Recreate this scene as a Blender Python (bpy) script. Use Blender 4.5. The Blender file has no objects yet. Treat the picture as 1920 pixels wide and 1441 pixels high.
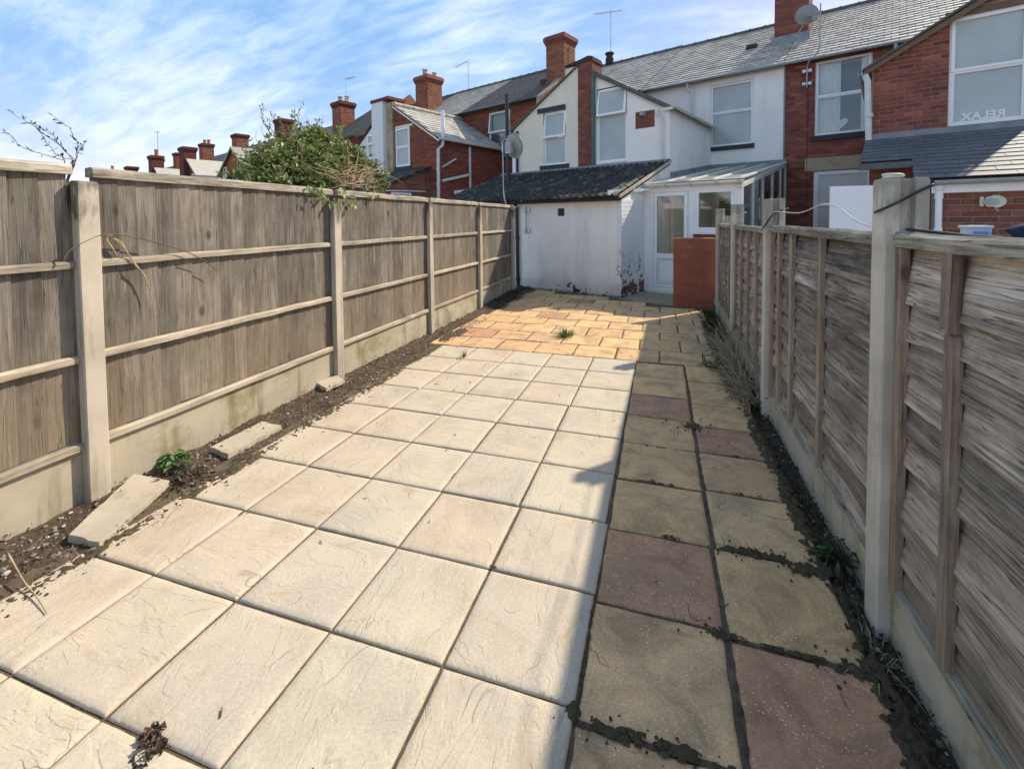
import bpy, bmesh, math, random
from mathutils import Vector, Matrix, noise

# ------------------------------------------------------------------ camera, light, exposure
scene = bpy.context.scene
COL = scene.collection
F_PX, CX, CY, YAW, PITCH, ROLL, CAM_H = 864.913, 962.4, 444.33, 0.3102, 0.0371, -0.0081, 1.5006
W_PX, H_PX = 1920.0, 1441.0

def cam_axes():
    f = Vector((-math.sin(YAW)*math.cos(PITCH), math.cos(YAW)*math.cos(PITCH), -math.sin(PITCH)))
    r = Vector((math.cos(YAW), math.sin(YAW), 0)); u = r.cross(f)
    c, s = math.cos(ROLL), math.sin(ROLL)
    return f, c*r + s*u, -s*r + c*u
CF, CR, CU = cam_axes()
cd = bpy.data.cameras.new('camera'); cam = bpy.data.objects.new('camera', cd); COL.objects.link(cam)
cd.sensor_fit = 'HORIZONTAL'; cd.sensor_width = 36.0; cd.lens = F_PX/W_PX*36.0
cd.shift_x = (W_PX/2 - CX)/W_PX; cd.shift_y = (CY - H_PX/2)/W_PX
cd.clip_start = 0.05; cd.clip_end = 2000
cam.matrix_world = Matrix.Translation((0, 0, CAM_H)) @ Matrix((CR, CU, -CF)).transposed().to_4x4()
scene.camera = cam

SUN = Vector((0.76, 0.85, 1.0)).normalized()
sd = bpy.data.lights.new('sun', 'SUN'); sun = bpy.data.objects.new('sun', sd); COL.objects.link(sun)
sd.energy = 2.0; sd.angle = math.radians(1.0); sd.color = (1.0, 0.905, 0.745)
sun.rotation_euler = (-SUN).to_track_quat('-Z', 'Y').to_euler(); sun.location = (4, 4, 12)

world = bpy.data.worlds.new('World'); scene.world = world; world.use_nodes = True
wn, wl = world.node_tree.nodes, world.node_tree.links
wn.clear()
wo = wn.new('ShaderNodeOutputWorld'); bg = wn.new('ShaderNodeBackground'); sky = wn.new('ShaderNodeTexSky')
sky.sky_type = 'NISHITA'; sky.sun_disc = False
sky.sun_elevation = math.asin(SUN.z); sky.sun_rotation = math.atan2(SUN.x, SUN.y)
sky.altitude = 60; sky.air_density = 0.6; sky.dust_density = 0.25; sky.ozone_density = 3.0
bg.inputs['Strength'].default_value = 0.15
# thin streaks of cirrus, laid on the sky dome by direction
wtc = wn.new('ShaderNodeTexCoord')
wsep = wn.new('ShaderNodeSeparateXYZ'); wl.new(wtc.outputs['Generated'], wsep.inputs[0])
wz = wn.new('ShaderNodeMath'); wz.operation = 'MAXIMUM'; wl.new(wsep.outputs['Z'], wz.inputs[0]); wz.inputs[1].default_value = 0.0
wz2 = wn.new('ShaderNodeMath'); wz2.operation = 'ADD'; wl.new(wz.outputs[0], wz2.inputs[0]); wz2.inputs[1].default_value = 0.35
wdx = wn.new('ShaderNodeVectorMath'); wdx.operation = 'DIVIDE'; wl.new(wtc.outputs['Generated'], wdx.inputs[0])
wcb = wn.new('ShaderNodeCombineXYZ')
for k in range(3): wl.new(wz2.outputs[0], wcb.inputs[k])
wl.new(wcb.outputs[0], wdx.inputs[1])
def wnoise(scale, rot, sc, detail, rough):
    mp = wn.new('ShaderNodeMapping'); mp.inputs['Rotation'].default_value = rot; mp.inputs['Scale'].default_value = sc
    wl.new(wdx.outputs[0], mp.inputs[0])
    nz = wn.new('ShaderNodeTexNoise'); nz.inputs['Scale'].default_value = scale; nz.inputs['Detail'].default_value = detail
    nz.inputs['Roughness'].default_value = rough; nz.inputs['Distortion'].default_value = 0.4
    wl.new(mp.outputs[0], nz.inputs['Vector']); return nz.outputs['Fac']
wa = wnoise(1.5, (0, 0, 0.5), (1.0, 1.9, 1.4), 5, 0.55)
wb = wnoise(5.0, (0, 0, 0.9), (1.0, 3.2, 2.0), 5, 0.62)
wm = wn.new('ShaderNodeMix'); wm.inputs[0].default_value = 0.38; wl.new(wa, wm.inputs[2]); wl.new(wb, wm.inputs[3])
wr = wn.new('ShaderNodeMapRange'); wl.new(wm.outputs[0], wr.inputs[0])
wr.inputs[1].default_value = 0.38; wr.inputs[2].default_value = 0.74; wr.inputs[3].default_value = 0.02; wr.inputs[4].default_value = 0.66
wr.interpolation_type = 'SMOOTHSTEP'
wmix = wn.new('ShaderNodeMix'); wmix.data_type = 'RGBA'
wl.new(wr.outputs[0], wmix.inputs[0]); wg = wn.new('ShaderNodeGamma'); wg.inputs[1].default_value = 0.30; wl.new(sky.outputs[0], wg.inputs[0])
whs = wn.new('ShaderNodeHueSaturation'); whs.inputs['Saturation'].default_value = 2.75; whs.inputs['Value'].default_value = 2.05; wl.new(wg.outputs[0], whs.inputs['Color'])
wtn = wn.new('ShaderNodeMix'); wtn.data_type = 'RGBA'; wtn.blend_type = 'MULTIPLY'; wtn.inputs[0].default_value = 1.0
wl.new(whs.outputs[0], wtn.inputs[6]); wtn.inputs[7].default_value = (1.36, 0.775, 0.66, 1)
wl.new(wtn.outputs[2], wmix.inputs[6]); wmix.inputs[7].default_value = (2.65, 2.8, 3.1, 1)
wl.new(wmix.outputs[2], bg.inputs['Color']); wl.new(bg.outputs[0], wo.inputs['Surface'])

scene.view_settings.view_transform = 'Standard'; scene.view_settings.look = 'None'
scene.view_settings.gamma = 1.0; scene.view_settings.use_curve_mapping = False
scene.cycles.diffuse_bounces = 6
scene.view_settings.exposure = 1.68

# ------------------------------------------------------------------ helpers
R = random.Random(11)
OFF = {}
def tag(o, label=None, cat=None, group=None, kind=None):
    if label: o['label'] = label
    if cat: o['category'] = cat
    if group: o['group'] = group
    if kind: o['kind'] = kind
    return o
def empty(name, loc=(0, 0, 0), rz=0.0, label=None, cat=None, group=None, kind=None):
    o = bpy.data.objects.new(name, None); COL.objects.link(o); o.empty_display_size = 0.1
    o.location = loc; o.rotation_euler = (0, 0, rz); OFF[o.name] = (0, 0, 0)
    return tag(o, label, cat, group, kind)
def obj(name, me, parent=None, loc=(0, 0, 0), rot=None, scale=None):
    o = bpy.data.objects.new(name, me); COL.objects.link(o)
    if parent: o.parent = parent; OFF[o.name] = OFF.get(parent.name, (0, 0, 0))
    o.location = loc
    if rot is not None: o.rotation_euler = rot
    if scale is not None: o.scale = scale
    return o
class MB:
    def __init__(s): s.v = []; s.f = []; s.t = []
    def add(s, vs, fs, t=0.0):
        b = len(s.v); s.v += [tuple(p) for p in vs]
        for f in fs: s.f.append(tuple(b+i for i in f)); s.t.append(t)
        return s
    def box(s, x0, x1, y0, y1, z0, z1, t=0.0):
        return s.add([(x0,y0,z0),(x1,y0,z0),(x1,y1,z0),(x0,y1,z0),(x0,y0,z1),(x1,y0,z1),(x1,y1,z1),(x0,y1,z1)],
                     [(0,3,2,1),(4,5,6,7),(0,1,5,4),(1,2,6,5),(2,3,7,6),(3,0,4,7)], t)
    def bar(s, p, q, w, h, up=(0,0,1), t=0.0):
        p, q = Vector(p), Vector(q); d = (q-p).normalized(); u = Vector(up)
        a = d.cross(u).normalized()*w/2; b = a.cross(d).normalized()*h/2
        vs = [p-a-b, p+a-b, p+a+b, p-a+b, q-a-b, q+a-b, q+a+b, q-a+b]
        return s.add(vs, [(0,1,2,3),(7,6,5,4),(0,4,5,1),(1,5,6,2),(2,6,7,3),(3,7,4,0)], t)
    def tube(s, pts, r, n=8, t=0.0, cap=True):
        pts = [Vector(p) for p in pts]; rs = r if isinstance(r, (list, tuple)) else [r]*len(pts)
        rings = []; last = None
        for i, p in enumerate(pts):
            d = (pts[min(i+1, len(pts)-1)] - pts[max(i-1, 0)])
            if d.length < 1e-9: d = Vector((0, 0, 1))
            d.normalize()
            ref = last if last is not None and abs(last.dot(d)) < 0.95 else (Vector((0,0,1)) if abs(d.z) < 0.9 else Vector((1,0,0)))
            a = (ref - d*ref.dot(d)).normalized(); b = d.cross(a); last = a
            rings.append([p + (a*math.cos(2*math.pi*k/n) + b*math.sin(2*math.pi*k/n))*rs[i] for k in range(n)])
        vs = [q for rg in rings for q in rg]; fs = []
        for i in range(len(pts)-1):
            for k in range(n):
                fs.append((i*n+k, i*n+(k+1)%n, (i+1)*n+(k+1)%n, (i+1)*n+k))
        if cap: fs.append(tuple(range(n-1, -1, -1))); fs.append(tuple((len(pts)-1)*n+k for k in range(n)))
        return s.add(vs, fs, t)
    def prism(s, poly, d, t=0.0):           # poly: list of 3-D points (flat), extruded by vector d
        n = len(poly); d = Vector(d); vs = [Vector(p) for p in poly] + [Vector(p)+d for p in poly]
        fs = [tuple(range(n)), tuple(range(2*n-1, n-1, -1))] + [(i, i+n, (i+1) % n + n, (i+1) % n) for i in range(n)]
        return s.add(vs, fs, t)
    def lathe(s, prof, c, n=14, t=0.0):      # prof: (r, z) list about vertical axis at c
        vs = []; fs = []
        for r, z in prof:
            for k in range(n): vs.append((c[0]+r*math.cos(2*math.pi*k/n), c[1]+r*math.sin(2*math.pi*k/n), c[2]+z))
        for i in range(len(prof)-1):
            for k in range(n): fs.append((i*n+k, i*n+(k+1) % n, (i+1)*n+(k+1) % n, (i+1)*n+k))
        return s.add(vs, fs, t)
    def mesh(s, mat, smooth=False, off=(0, 0, 0), fix=True):
        me = bpy.data.meshes.new('m')
        me.from_pydata([(x-off[0], y-off[1], z-off[2]) for x, y, z in s.v], [], s.f)
        at = me.attributes.new('t', 'FLOAT', 'FACE'); at.data.foreach_set('value', s.t)
        if fix:
            bm = bmesh.new(); bm.from_mesh(me); bmesh.ops.recalc_face_normals(bm, faces=bm.faces); bm.to_mesh(me); bm.free()
        if smooth: me.polygons.foreach_set('use_smooth', [True]*len(me.polygons))
        me.materials.append(mat); me.update()
        return me
    def build(s, name, mat, parent=None, smooth=False, kind=None, label=None, fix=True):
        off = OFF.get(parent.name, (0, 0, 0)) if parent else (0, 0, 0)
        o = obj(name, s.mesh(mat, smooth, off, fix), parent)
        if kind: o['kind'] = kind
        if label: o['label'] = label
        return o
def ico(mb, c, r, sub=0, jit=0.25, sq=(1, 1, 1), t=0.0, rng=R):
    g = (1+5**.5)/2
    vs = [(-1,g,0),(1,g,0),(-1,-g,0),(1,-g,0),(0,-1,g),(0,1,g),(0,-1,-g),(0,1,-g),(g,0,-1),(g,0,1),(-g,0,-1),(-g,0,1)]
    fs = [(0,11,5),(0,5,1),(0,1,7),(0,7,10),(0,10,11),(1,5,9),(5,11,4),(11,10,2),(10,7,6),(7,1,8),(3,9,4),(3,4,2),(3,2,6),(3,6,8),(3,8,9),(4,9,5),(2,4,11),(6,2,10),(8,6,7),(9,8,1)]
    rz = rng.uniform(0, 6.28); cz, sz = math.cos(rz), math.sin(rz); out = []
    for v in vs:
        k = r/1.902*(1+rng.uniform(-jit, jit)); x, y, z = v[0]*k*sq[0], v[1]*k*sq[1], v[2]*k*sq[2]
        out.append((c[0]+x*cz-y*sz, c[1]+x*sz+y*cz, c[2]+z))
    mb.add(out, fs, t)
def pixray(x, y): return CF + CR*((x-CX)/F_PX) - CU*((y-CY)/F_PX)
def px_ground(x, y, z=0.0):
    d = pixray(x, y); return Vector((0, 0, CAM_H)) + d*((z-CAM_H)/d.z)
def px_X(x, y, c):
    d = pixray(x, y); return Vector((0, 0, CAM_H)) + d*(c/d.x)

# house frame: u runs along the terrace (to the right), v away from the garden
TH = math.radians(21.5); A0 = Vector((-0.718, 8.97, 0))
UU = Vector((math.cos(TH), -math.sin(TH), 0)); VV = Vector((math.sin(TH), math.cos(TH), 0))
def H(u, v, z=0.0): return A0 + UU*u + VV*v + Vector((0, 0, z))
def px_v(x, y, v):
    d = pixray(x, y); o = Vector((0, 0, CAM_H)); t = ((A0-o).dot(VV)+v)/d.dot(VV); p = o + d*t - A0
    return p.dot(UU), p.z
def px_u(x, y, u):
    d = pixray(x, y); o = Vector((0, 0, CAM_H)); t = ((A0-o).dot(UU)+u)/d.dot(UU); p = o + d*t - A0
    return p.dot(VV), p.z
def hroot(name, u, v, label, cat, group=None, z=0.0):
    o = empty(name, H(u, v, z), -TH, label, cat, group); OFF[o.name] = (u, v, z); return o

# ------------------------------------------------------------------ materials
class Nd:
    def __init__(s, name):
        s.mat = bpy.data.materials.new(name); s.mat.use_nodes = True
        s.t = s.mat.node_tree; s.t.nodes.clear()
        s.out = s.t.nodes.new('ShaderNodeOutputMaterial'); s.b = s.t.nodes.new('ShaderNodeBsdfPrincipled')
        s.t.links.new(s.b.outputs[0], s.out.inputs[0]); s.b.inputs['Roughness'].default_value = 0.8
        s.b.inputs['Specular IOR Level'].default_value = 0.3
    def n(s, ty): return s.t.nodes.new(ty)
    def put(s, sock, v):
        if isinstance(v, bpy.types.NodeSocket): s.t.links.new(v, sock)
        elif v is not None:
            if isinstance(v, tuple) and len(v) == 3 and sock.type == 'RGBA': v = (*v, 1)
            sock.default_value = v
    def obj(s, rnd=True, kind='Object'):
        v = s.n('ShaderNodeTexCoord').outputs[kind]
        if rnd:
            r = s.rnd(); c = s.n('ShaderNodeCombineXYZ')
            for k, m in enumerate((37.0, 91.0, 53.0)): s.put(c.inputs[k], s.m('MULTIPLY', r, m))
            a = s.n('ShaderNodeVectorMath'); s.put(a.inputs[0], v); s.put(a.inputs[1], c.outputs[0]); v = a.outputs[0]
        return v
    def pos(s): return s.n('ShaderNodeNewGeometry').outputs['Position']
    def sep(s, v, k):
        n = s.n('ShaderNodeSeparateXYZ'); s.put(n.inputs[0], v); return n.outputs[k]
    def rnd(s): return s.n('ShaderNodeObjectInfo').outputs['Random']
    def att(s, name='t'):
        n = s.n('ShaderNodeAttribute'); n.attribute_name = name; return n.outputs['Fac']
    def tone(s, k=1.0): return s.m('FRACT', s.m('ADD', s.m('MULTIPLY', s.rnd(), 7.31*k), s.m('MULTIPLY', s.att(), 1.0*k)))
    def map(s, v, scale=(1, 1, 1), rot=(0, 0, 0)):
        n = s.n('ShaderNodeMapping'); s.put(n.inputs[0], v); n.inputs['Scale'].default_value = scale; n.inputs['Rotation'].default_value = rot
        return n.outputs[0]
    def noise(s, v, sc, det=4, ro=0.55, dist=0.0):
        n = s.n('ShaderNodeTexNoise'); s.put(n.inputs['Vector'], v); n.inputs['Scale'].default_value = sc
        n.inputs['Detail'].default_value = det; n.inputs['Roughness'].default_value = ro; n.inputs['Distortion'].default_value = dist
        return n.outputs['Fac']
    def vor(s, v, sc, feat='F1', out='Distance', rand=1.0):
        n = s.n('ShaderNodeTexVoronoi'); n.feature = feat; s.put(n.inputs['Vector'], v); n.inputs['Scale'].default_value = sc
        n.inputs['Randomness'].default_value = rand; return n.outputs[out]
    def ramp(s, f, *st):
        n = s.n('ShaderNodeValToRGB'); s.put(n.inputs[0], f); e = n.color_ramp.elements
        while len(e) < len(st): e.new(0.5)
        for k, (p, c) in enumerate(st):
            e[k].position = p; e[k].color = (c, c, c, 1) if isinstance(c, (int, float)) else (*c, 1)
        return n.outputs[0]
    def rng(s, f, a, b, c=0.0, d=1.0):
        n = s.n('ShaderNodeMapRange'); n.interpolation_type = 'SMOOTHSTEP'; s.put(n.inputs[0], f)
        for k, x in zip((1, 2, 3, 4), (a, b, c, d)): n.inputs[k].default_value = x
        return n.outputs[0]
    def mix(s, f, a, b, mode='MIX'):
        n = s.n('ShaderNodeMix'); n.data_type = 'RGBA'; n.blend_type = mode
        s.put(n.inputs[0], f); s.put(n.inputs[6], a); s.put(n.inputs[7], b); return n.outputs[2]
    def m(s, op, a, b=None):
        n = s.n('ShaderNodeMath'); n.operation = op; s.put(n.inputs[0], a); s.put(n.inputs[1], b); return n.outputs[0]
    def col(s, c): s.put(s.b.inputs['Base Color'], c); return s
    def rough(s, r): s.put(s.b.inputs['Roughness'], r); return s
    def spec(s, r): s.put(s.b.inputs['Specular IOR Level'], r); return s
    def bump(s, h, st=0.4, d=0.01):
        n = s.n('ShaderNodeBump'); n.inputs['Strength'].default_value = st; n.inputs['Distance'].default_value = d
        s.put(n.inputs['Height'], h); s.put(s.b.inputs['Normal'], n.outputs[0]); return s

def line(N, v, sc, w, mask_sc, m0, m1, det=2.0, dist=0.6):
    f = N.noise(v, sc, det, 0.5, dist)
    l = N.rng(N.m('ABSOLUTE', N.m('SUBTRACT', f, 0.5)), 0.0, w, 1.0, 0.0)
    return N.m('MULTIPLY', l, N.rng(N.noise(v, mask_sc, 1), m0, m1))

MT = {}
def simple(name, c, rough=0.6, spec=0.4, var=0.12, sc=6.0, bump=0.0, metal=0.0):
    N = Nd(name); p = N.obj(True); f = N.noise(p, sc, 5, 0.6)
    d = tuple(x*(1-var) for x in c); e = tuple(min(1, x*(1+var)) for x in c)
    N.col(N.ramp(f, (0.3, d), (0.7, e))).rough(rough).spec(spec)
    N.b.inputs['Metallic'].default_value = metal
    if bump: N.bump(N.noise(p, sc*8, 4), bump, 0.004)
    MT[name] = N.mat; return N.mat

# --- cream riven slabs
N = Nd('cream_slab'); p = N.obj(True)
base = N.ramp(N.rnd(), (0.0, (0.505, 0.43, 0.32)), (0.25, (0.53, 0.435, 0.325)), (0.5, (0.505, 0.44, 0.325)), (0.75, (0.515, 0.415, 0.305)), (1.0, (0.495, 0.425, 0.33)))
base = N.mix(0.85, base, N.ramp(N.noise(p, 3.2, 6, 0.62, 0.4), (0.28, (0.80, 0.77, 0.72)), (0.5, (1.0, 1.0, 1.0)), (0.72, (1.10, 1.09, 1.07))), 'MULTIPLY')
base = N.mix(N.rng(N.noise(p, 1.9, 6, 0.65), 0.50, 0.70, 0.0, 0.42), base, (0.36, 0.325, 0.275))
base = N.mix(N.rng(N.noise(N.map(p, (1, 2.4, 1), (0, 0, 0.5)), 3.1, 6, 0.68, 0.5), 0.57, 0.72, 0.0, 0.60), base, (0.40, 0.285, 0.165))
pits = N.m('MULTIPLY', N.rng(N.vor(p, 140), 0.08, 0.2, 1.0, 0.0), N.rng(N.noise(p, 6, 4), 0.54, 0.66))
base = N.mix(N.m('MULTIPLY', pits, 0.6), base, (0.16, 0.13, 0.09))
step = N.ramp(N.noise(N.map(p, (1, 2.2, 1), (0, 0, 0.6)), 2.6, 4, 0.58, 1.0), (0.38, 0.0), (0.405, 0.35), (0.52, 0.42), (0.535, 0.72), (0.63, 0.8), (0.645, 1.0))
ln = line(N, N.map(p, (1, 2.0, 1), (0, 0, 0.7)), 1.9, 0.010, 4.0, 0.56, 0.68, 3.0, 0.8)
base = N.mix(N.m('MULTIPLY', ln, 0.35), base, (0.20, 0.14, 0.09))
base = N.mix(0.30, base, N.ramp(N.noise(p, 120, 4, 0.75), (0.32, 0.45), (0.68, 1.35)), 'MULTIPLY')
N.col(base).rough(0.8).spec(0.2)
hh = N.m('ADD', N.m('MULTIPLY', step, 0.55), N.m('ADD', N.m('MULTIPLY', N.noise(p, 45, 6, 0.72), 0.30), N.m('MULTIPLY', ln, -0.3)))
N.bump(hh, 0.8, 0.008); MT['cream'] = N.mat

# --- riven stone slabs, buff / red
N = Nd('stone_slab'); p = N.obj(True); tn = N.tone()
base = N.ramp(tn, (0.0, (0.68, 0.44, 0.215)), (0.18, (0.60, 0.385, 0.195)), (0.30, (0.65, 0.425, 0.225)), (0.45, (0.55, 0.35, 0.185)), (0.55, (0.67, 0.43, 0.21)), (0.70, (0.61, 0.395, 0.215)), (0.80, (0.53, 0.34, 0.19)), (0.815, (0.50, 0.27, 0.155)), (1.0, (0.46, 0.255, 0.15)))
base = N.mix(0.8, base, N.ramp(N.noise(p, 5.0, 8, 0.70, 0.6), (0.30, (0.48, 0.46, 0.45)), (0.5, (0.98, 0.97, 0.96)), (0.68, (1.32, 1.25, 1.14))), 'MULTIPLY')
base = N.mix(N.rng(N.noise(p, 2.6, 6, 0.65), 0.50, 0.66, 0, 0.5), base, (0.29, 0.21, 0.125))
sp = N.m('MULTIPLY', N.rng(N.vor(p, 70), 0.12, 0.26, 1, 0), N.rng(N.noise(p, 9, 3), 0.45, 0.56))
base = N.mix(N.m('MULTIPLY', sp, 0.8), base, (0.80, 0.68, 0.48))
sp2 = N.m('MULTIPLY', N.rng(N.vor(N.map(p, (1.1, 0.93, 1.0)), 150), 0.10, 0.22, 1, 0), N.rng(N.noise(p, 14, 2), 0.48, 0.58))
base = N.mix(N.m('MULTIPLY', sp2, 0.6), base, (0.10, 0.08, 0.06))
ln = line(N, p, 2.6, 0.008, 5.0, 0.56, 0.66, 4.0, 1.0)
base = N.mix(N.m('MULTIPLY', ln, 0.5), base, (0.10, 0.07, 0.05))
base = N.mix(0.45, base, N.ramp(N.noise(p, 130, 4, 0.75), (0.32, 0.45), (0.68, 1.45)), 'MULTIPLY')
N.col(base).rough(0.85).spec(0.2)
hh = N.m('ADD', N.m('MULTIPLY', N.noise(N.map(p, (1, 2, 1)), 5, 6, 0.65, 0.5), 0.9), N.m('ADD', N.m('MULTIPLY', N.noise(p, 95, 4, 0.7), 0.25), N.m('MULTIPLY', ln, -0.4)))
N.bump(hh, 0.85, 0.012); MT['stone'] = N.mat

# --- soil, joints
def soil(name, a, b, c, sc=14):
    N = Nd(name); p = N.pos(); f = N.noise(p, sc, 8, 0.7)
    cc = N.ramp(f, (0.28, a), (0.52, b), (0.75, c))
    cc = N.mix(N.m('MULTIPLY', N.rng(N.vor(p, 60), 0.12, 0.25, 1, 0), N.rng(N.noise(p, 5, 2), 0.45, 0.6)), cc, (0.33, 0.29, 0.22))
    N.col(cc).rough(0.95).spec(0.1).bump(N.m('ADD', f, N.m('MULTIPLY', N.noise(p, 120, 4, 0.8), 0.5)), 0.9, 0.02)
    MT[name] = N.mat
soil('soil_left', (0.055, 0.038, 0.026), (0.105, 0.076, 0.052), (0.19, 0.145, 0.10))
soil('soil_right', (0.035, 0.029, 0.021), (0.08, 0.064, 0.046), (0.17, 0.138, 0.095))
soil('joint_fill', (0.085, 0.062, 0.042), (0.16, 0.12, 0.082), (0.24, 0.185, 0.13), 25)
soil('ground', (0.20, 0.18, 0.14), (0.28, 0.26, 0.21), (0.35, 0.33, 0.27), 3)
simple('pebble', (0.34, 0.31, 0.26), 0.8, 0.2, 0.5, 9)
N = Nd('pebble_mix'); N.col(N.ramp(N.tone(), (0.0, (0.10, 0.08, 0.06)), (0.4, (0.22, 0.18, 0.14)), (0.8, (0.27, 0.235, 0.19)), (1.0, (0.48, 0.44, 0.38)))).rough(0.85); MT['pebbles'] = N.mat

# --- weathered timber: axis = direction of the grain in object space
def timber(name, ax, dark, mid, light, green=0.0, warm=0.0, grain=1.0, tone=(0.78, 1.18), rp=(.39, .49, .61)):
    N = Nd(name); p = N.obj(True)
    st = {'z': (1, 1, 0.085), 'y': (1, 0.085, 1)}[ax]; st2 = {'z': (1, 1, 0.025), 'y': (1, 0.025, 1)}[ax]
    g1 = N.noise(N.map(p, st), 30, 8, 0.72, 0.7); g2 = N.noise(N.map(p, st2), 150, 4, 0.65, 0.3); g3 = N.noise(p, 5.0, 6, 0.65)
    f = N.m('ADD', N.m('ADD', N.m('MULTIPLY', g1, 0.50), N.m('MULTIPLY', g2, 0.28)), N.m('MULTIPLY', g3, 0.22))
    c = N.ramp(f, (rp[0], dark), (rp[1], mid), (rp[2], light))
    c = N.mix(0.8, c, N.ramp(N.noise(N.map(p, {'z': (1, 1, 0.4), 'y': (1, 0.4, 1)}[ax]), 6.0, 6, 0.68), (0.30, (0.62, 0.61, 0.60)), (0.52, (1.0, 1.0, 1.0)), (0.72, (1.18, 1.17, 1.14))), 'MULTIPLY')
    tn = N.tone()
    c = N.mix(1.0, c, N.ramp(tn, (0, (tone[0], tone[0], tone[0]*1.02)), (0.5, (1.0, 0.98, 0.95)), (1, (tone[1], tone[1]*.985, tone[1]*.95))), 'MULTIPLY')
    kn = N.map(p, {'z': (1, 1, 0.55), 'y': (1, 0.55, 1)}[ax]); k = N.vor(kn, 4.2)
    c = N.mix(N.rng(k, 0.04, 0.12, 0.8, 0.0), c, tuple(x*0.5 for x in dark))
    c = N.mix(N.m('MULTIPLY', N.rng(N.noise(N.map(p, st), 9, 4, 0.6), 0.60, 0.72), 0.55), c, tuple(min(1, x*1.35) for x in light))
    z = N.sep(N.pos(), 2)
    if warm: c = N.mix(N.m('MULTIPLY', N.rng(z, 0.25, 1.25, 1, 0), N.rng(N.noise(N.pos(), 1.3, 3), 0.25, 0.75, 0.35*warm, warm)), c, (0.36, 0.245, 0.14))
    if green: c = N.mix(N.m('MULTIPLY', N.rng(N.noise(N.pos(), 2.0, 5, 0.65), 0.52, 0.70), green), c, (0.155, 0.165, 0.10))
    crack = N.rng(N.m('ABSOLUTE', N.m('SUBTRACT', N.noise(N.map(p, st2), 34, 2), 0.5)), 0.0, 0.012, 1, 0)
    c = N.mix(N.m('MULTIPLY', crack, 0.45*grain), c, tuple(x*0.3 for x in dark))
    N.col(c).rough(0.9).spec(0.12)
    N.bump(N.m('SUBTRACT', N.m('ADD', g1, N.m('MULTIPLY', g2, 0.8)), N.m('MULTIPLY', crack, 0.6)), min(1.0, 0.6*grain), 0.005)
    MT[name] = N.mat
timber('board_wood', 'z', (0.075, 0.063, 0.050), (0.170, 0.148, 0.122), (0.32, 0.295, 0.255), green=0.30, warm=0.36, grain=1.0, tone=(0.72, 1.26), rp=(.31, .485, .69))
timber('rail_wood', 'y', (0.27, 0.22, 0.155), (0.39, 0.335, 0.255), (0.50, 0.45, 0.37))
timber('slat_wood', 'y', (0.065, 0.05, 0.04), (0.29, 0.245, 0.20), (0.66, 0.59, 0.50), green=0.25, warm=0.25, grain=1.5, tone=(0.50, 1.25), rp=(.35, .48, .66))
timber('batten_wood', 'z', (0.18, 0.135, 0.10), (0.34, 0.26, 0.195), (0.48, 0.39, 0.30), warm=0.25)
timber('cap_wood', 'y', (0.15, 0.135, 0.105), (0.32, 0.29, 0.235), (0.52, 0.475, 0.40), green=0.3, grain=1.5)

# --- cast concrete with streaks
def concrete(name, c, stain, algae=0.0, top=0.0, ztop=1.72):
    N = Nd(name); p = N.pos()
    f = N.noise(p, 3.0, 6, 0.6); d = tuple(x*0.82 for x in c); e = tuple(min(1, x*1.1) for x in c)
    cc = N.ramp(f, (0.3, d), (0.7, e))
    cc = N.mix(N.m('MULTIPLY', N.rng(N.noise(N.map(p, (1, 1, 0.12)), 7, 5, 0.65), 0.50, 0.68), stain), cc, (0.24, 0.185, 0.105))
    if algae: cc = N.mix(N.m('MULTIPLY', N.rng(N.noise(N.map(p, (1, 1, 1.4)), 2.4, 6, 0.68), 0.47, 0.66), algae), cc, (0.185, 0.175, 0.07))
    if top: cc = N.mix(N.m('MULTIPLY', N.rng(N.m('ADD', N.sep(p, 2), N.m('MULTIPLY', N.noise(N.map(p, (1, 1, .35)), 11, 6, .65), 0.9)), ztop+0.20, ztop+0.42), top), cc, (0.075, 0.068, 0.05))
    sp = N.m('MULTIPLY', N.rng(N.vor(p, 130), 0.1, 0.2, 1, 0), 0.35)
    cc = N.mix(sp, cc, (0.20, 0.17, 0.13))
    N.col(cc).rough(0.9).spec(0.15).bump(N.m('ADD', N.noise(p, 160, 4, 0.7), N.m('MULTIPLY', N.noise(p, 14, 3), 0.8)), 0.35, 0.004)
    MT[name] = N.mat
concrete('post_concrete', (0.48, 0.42, 0.335), 0.6, top=0.85)
concrete('gravel_concrete', (0.43, 0.37, 0.275), 1.0, algae=0.7)
concrete('post_concrete_right', (0.60, 0.545, 0.45), 0.30, algae=0.25, top=0.45, ztop=1.64)
concrete('gravel_concrete_right', (0.52, 0.455, 0.335), 0.4, algae=0.65)
concrete('landing_concrete', (0.33, 0.27, 0.19), 0.6)
concrete('loose_slab', (0.45, 0.385, 0.295), 0.45)

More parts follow.
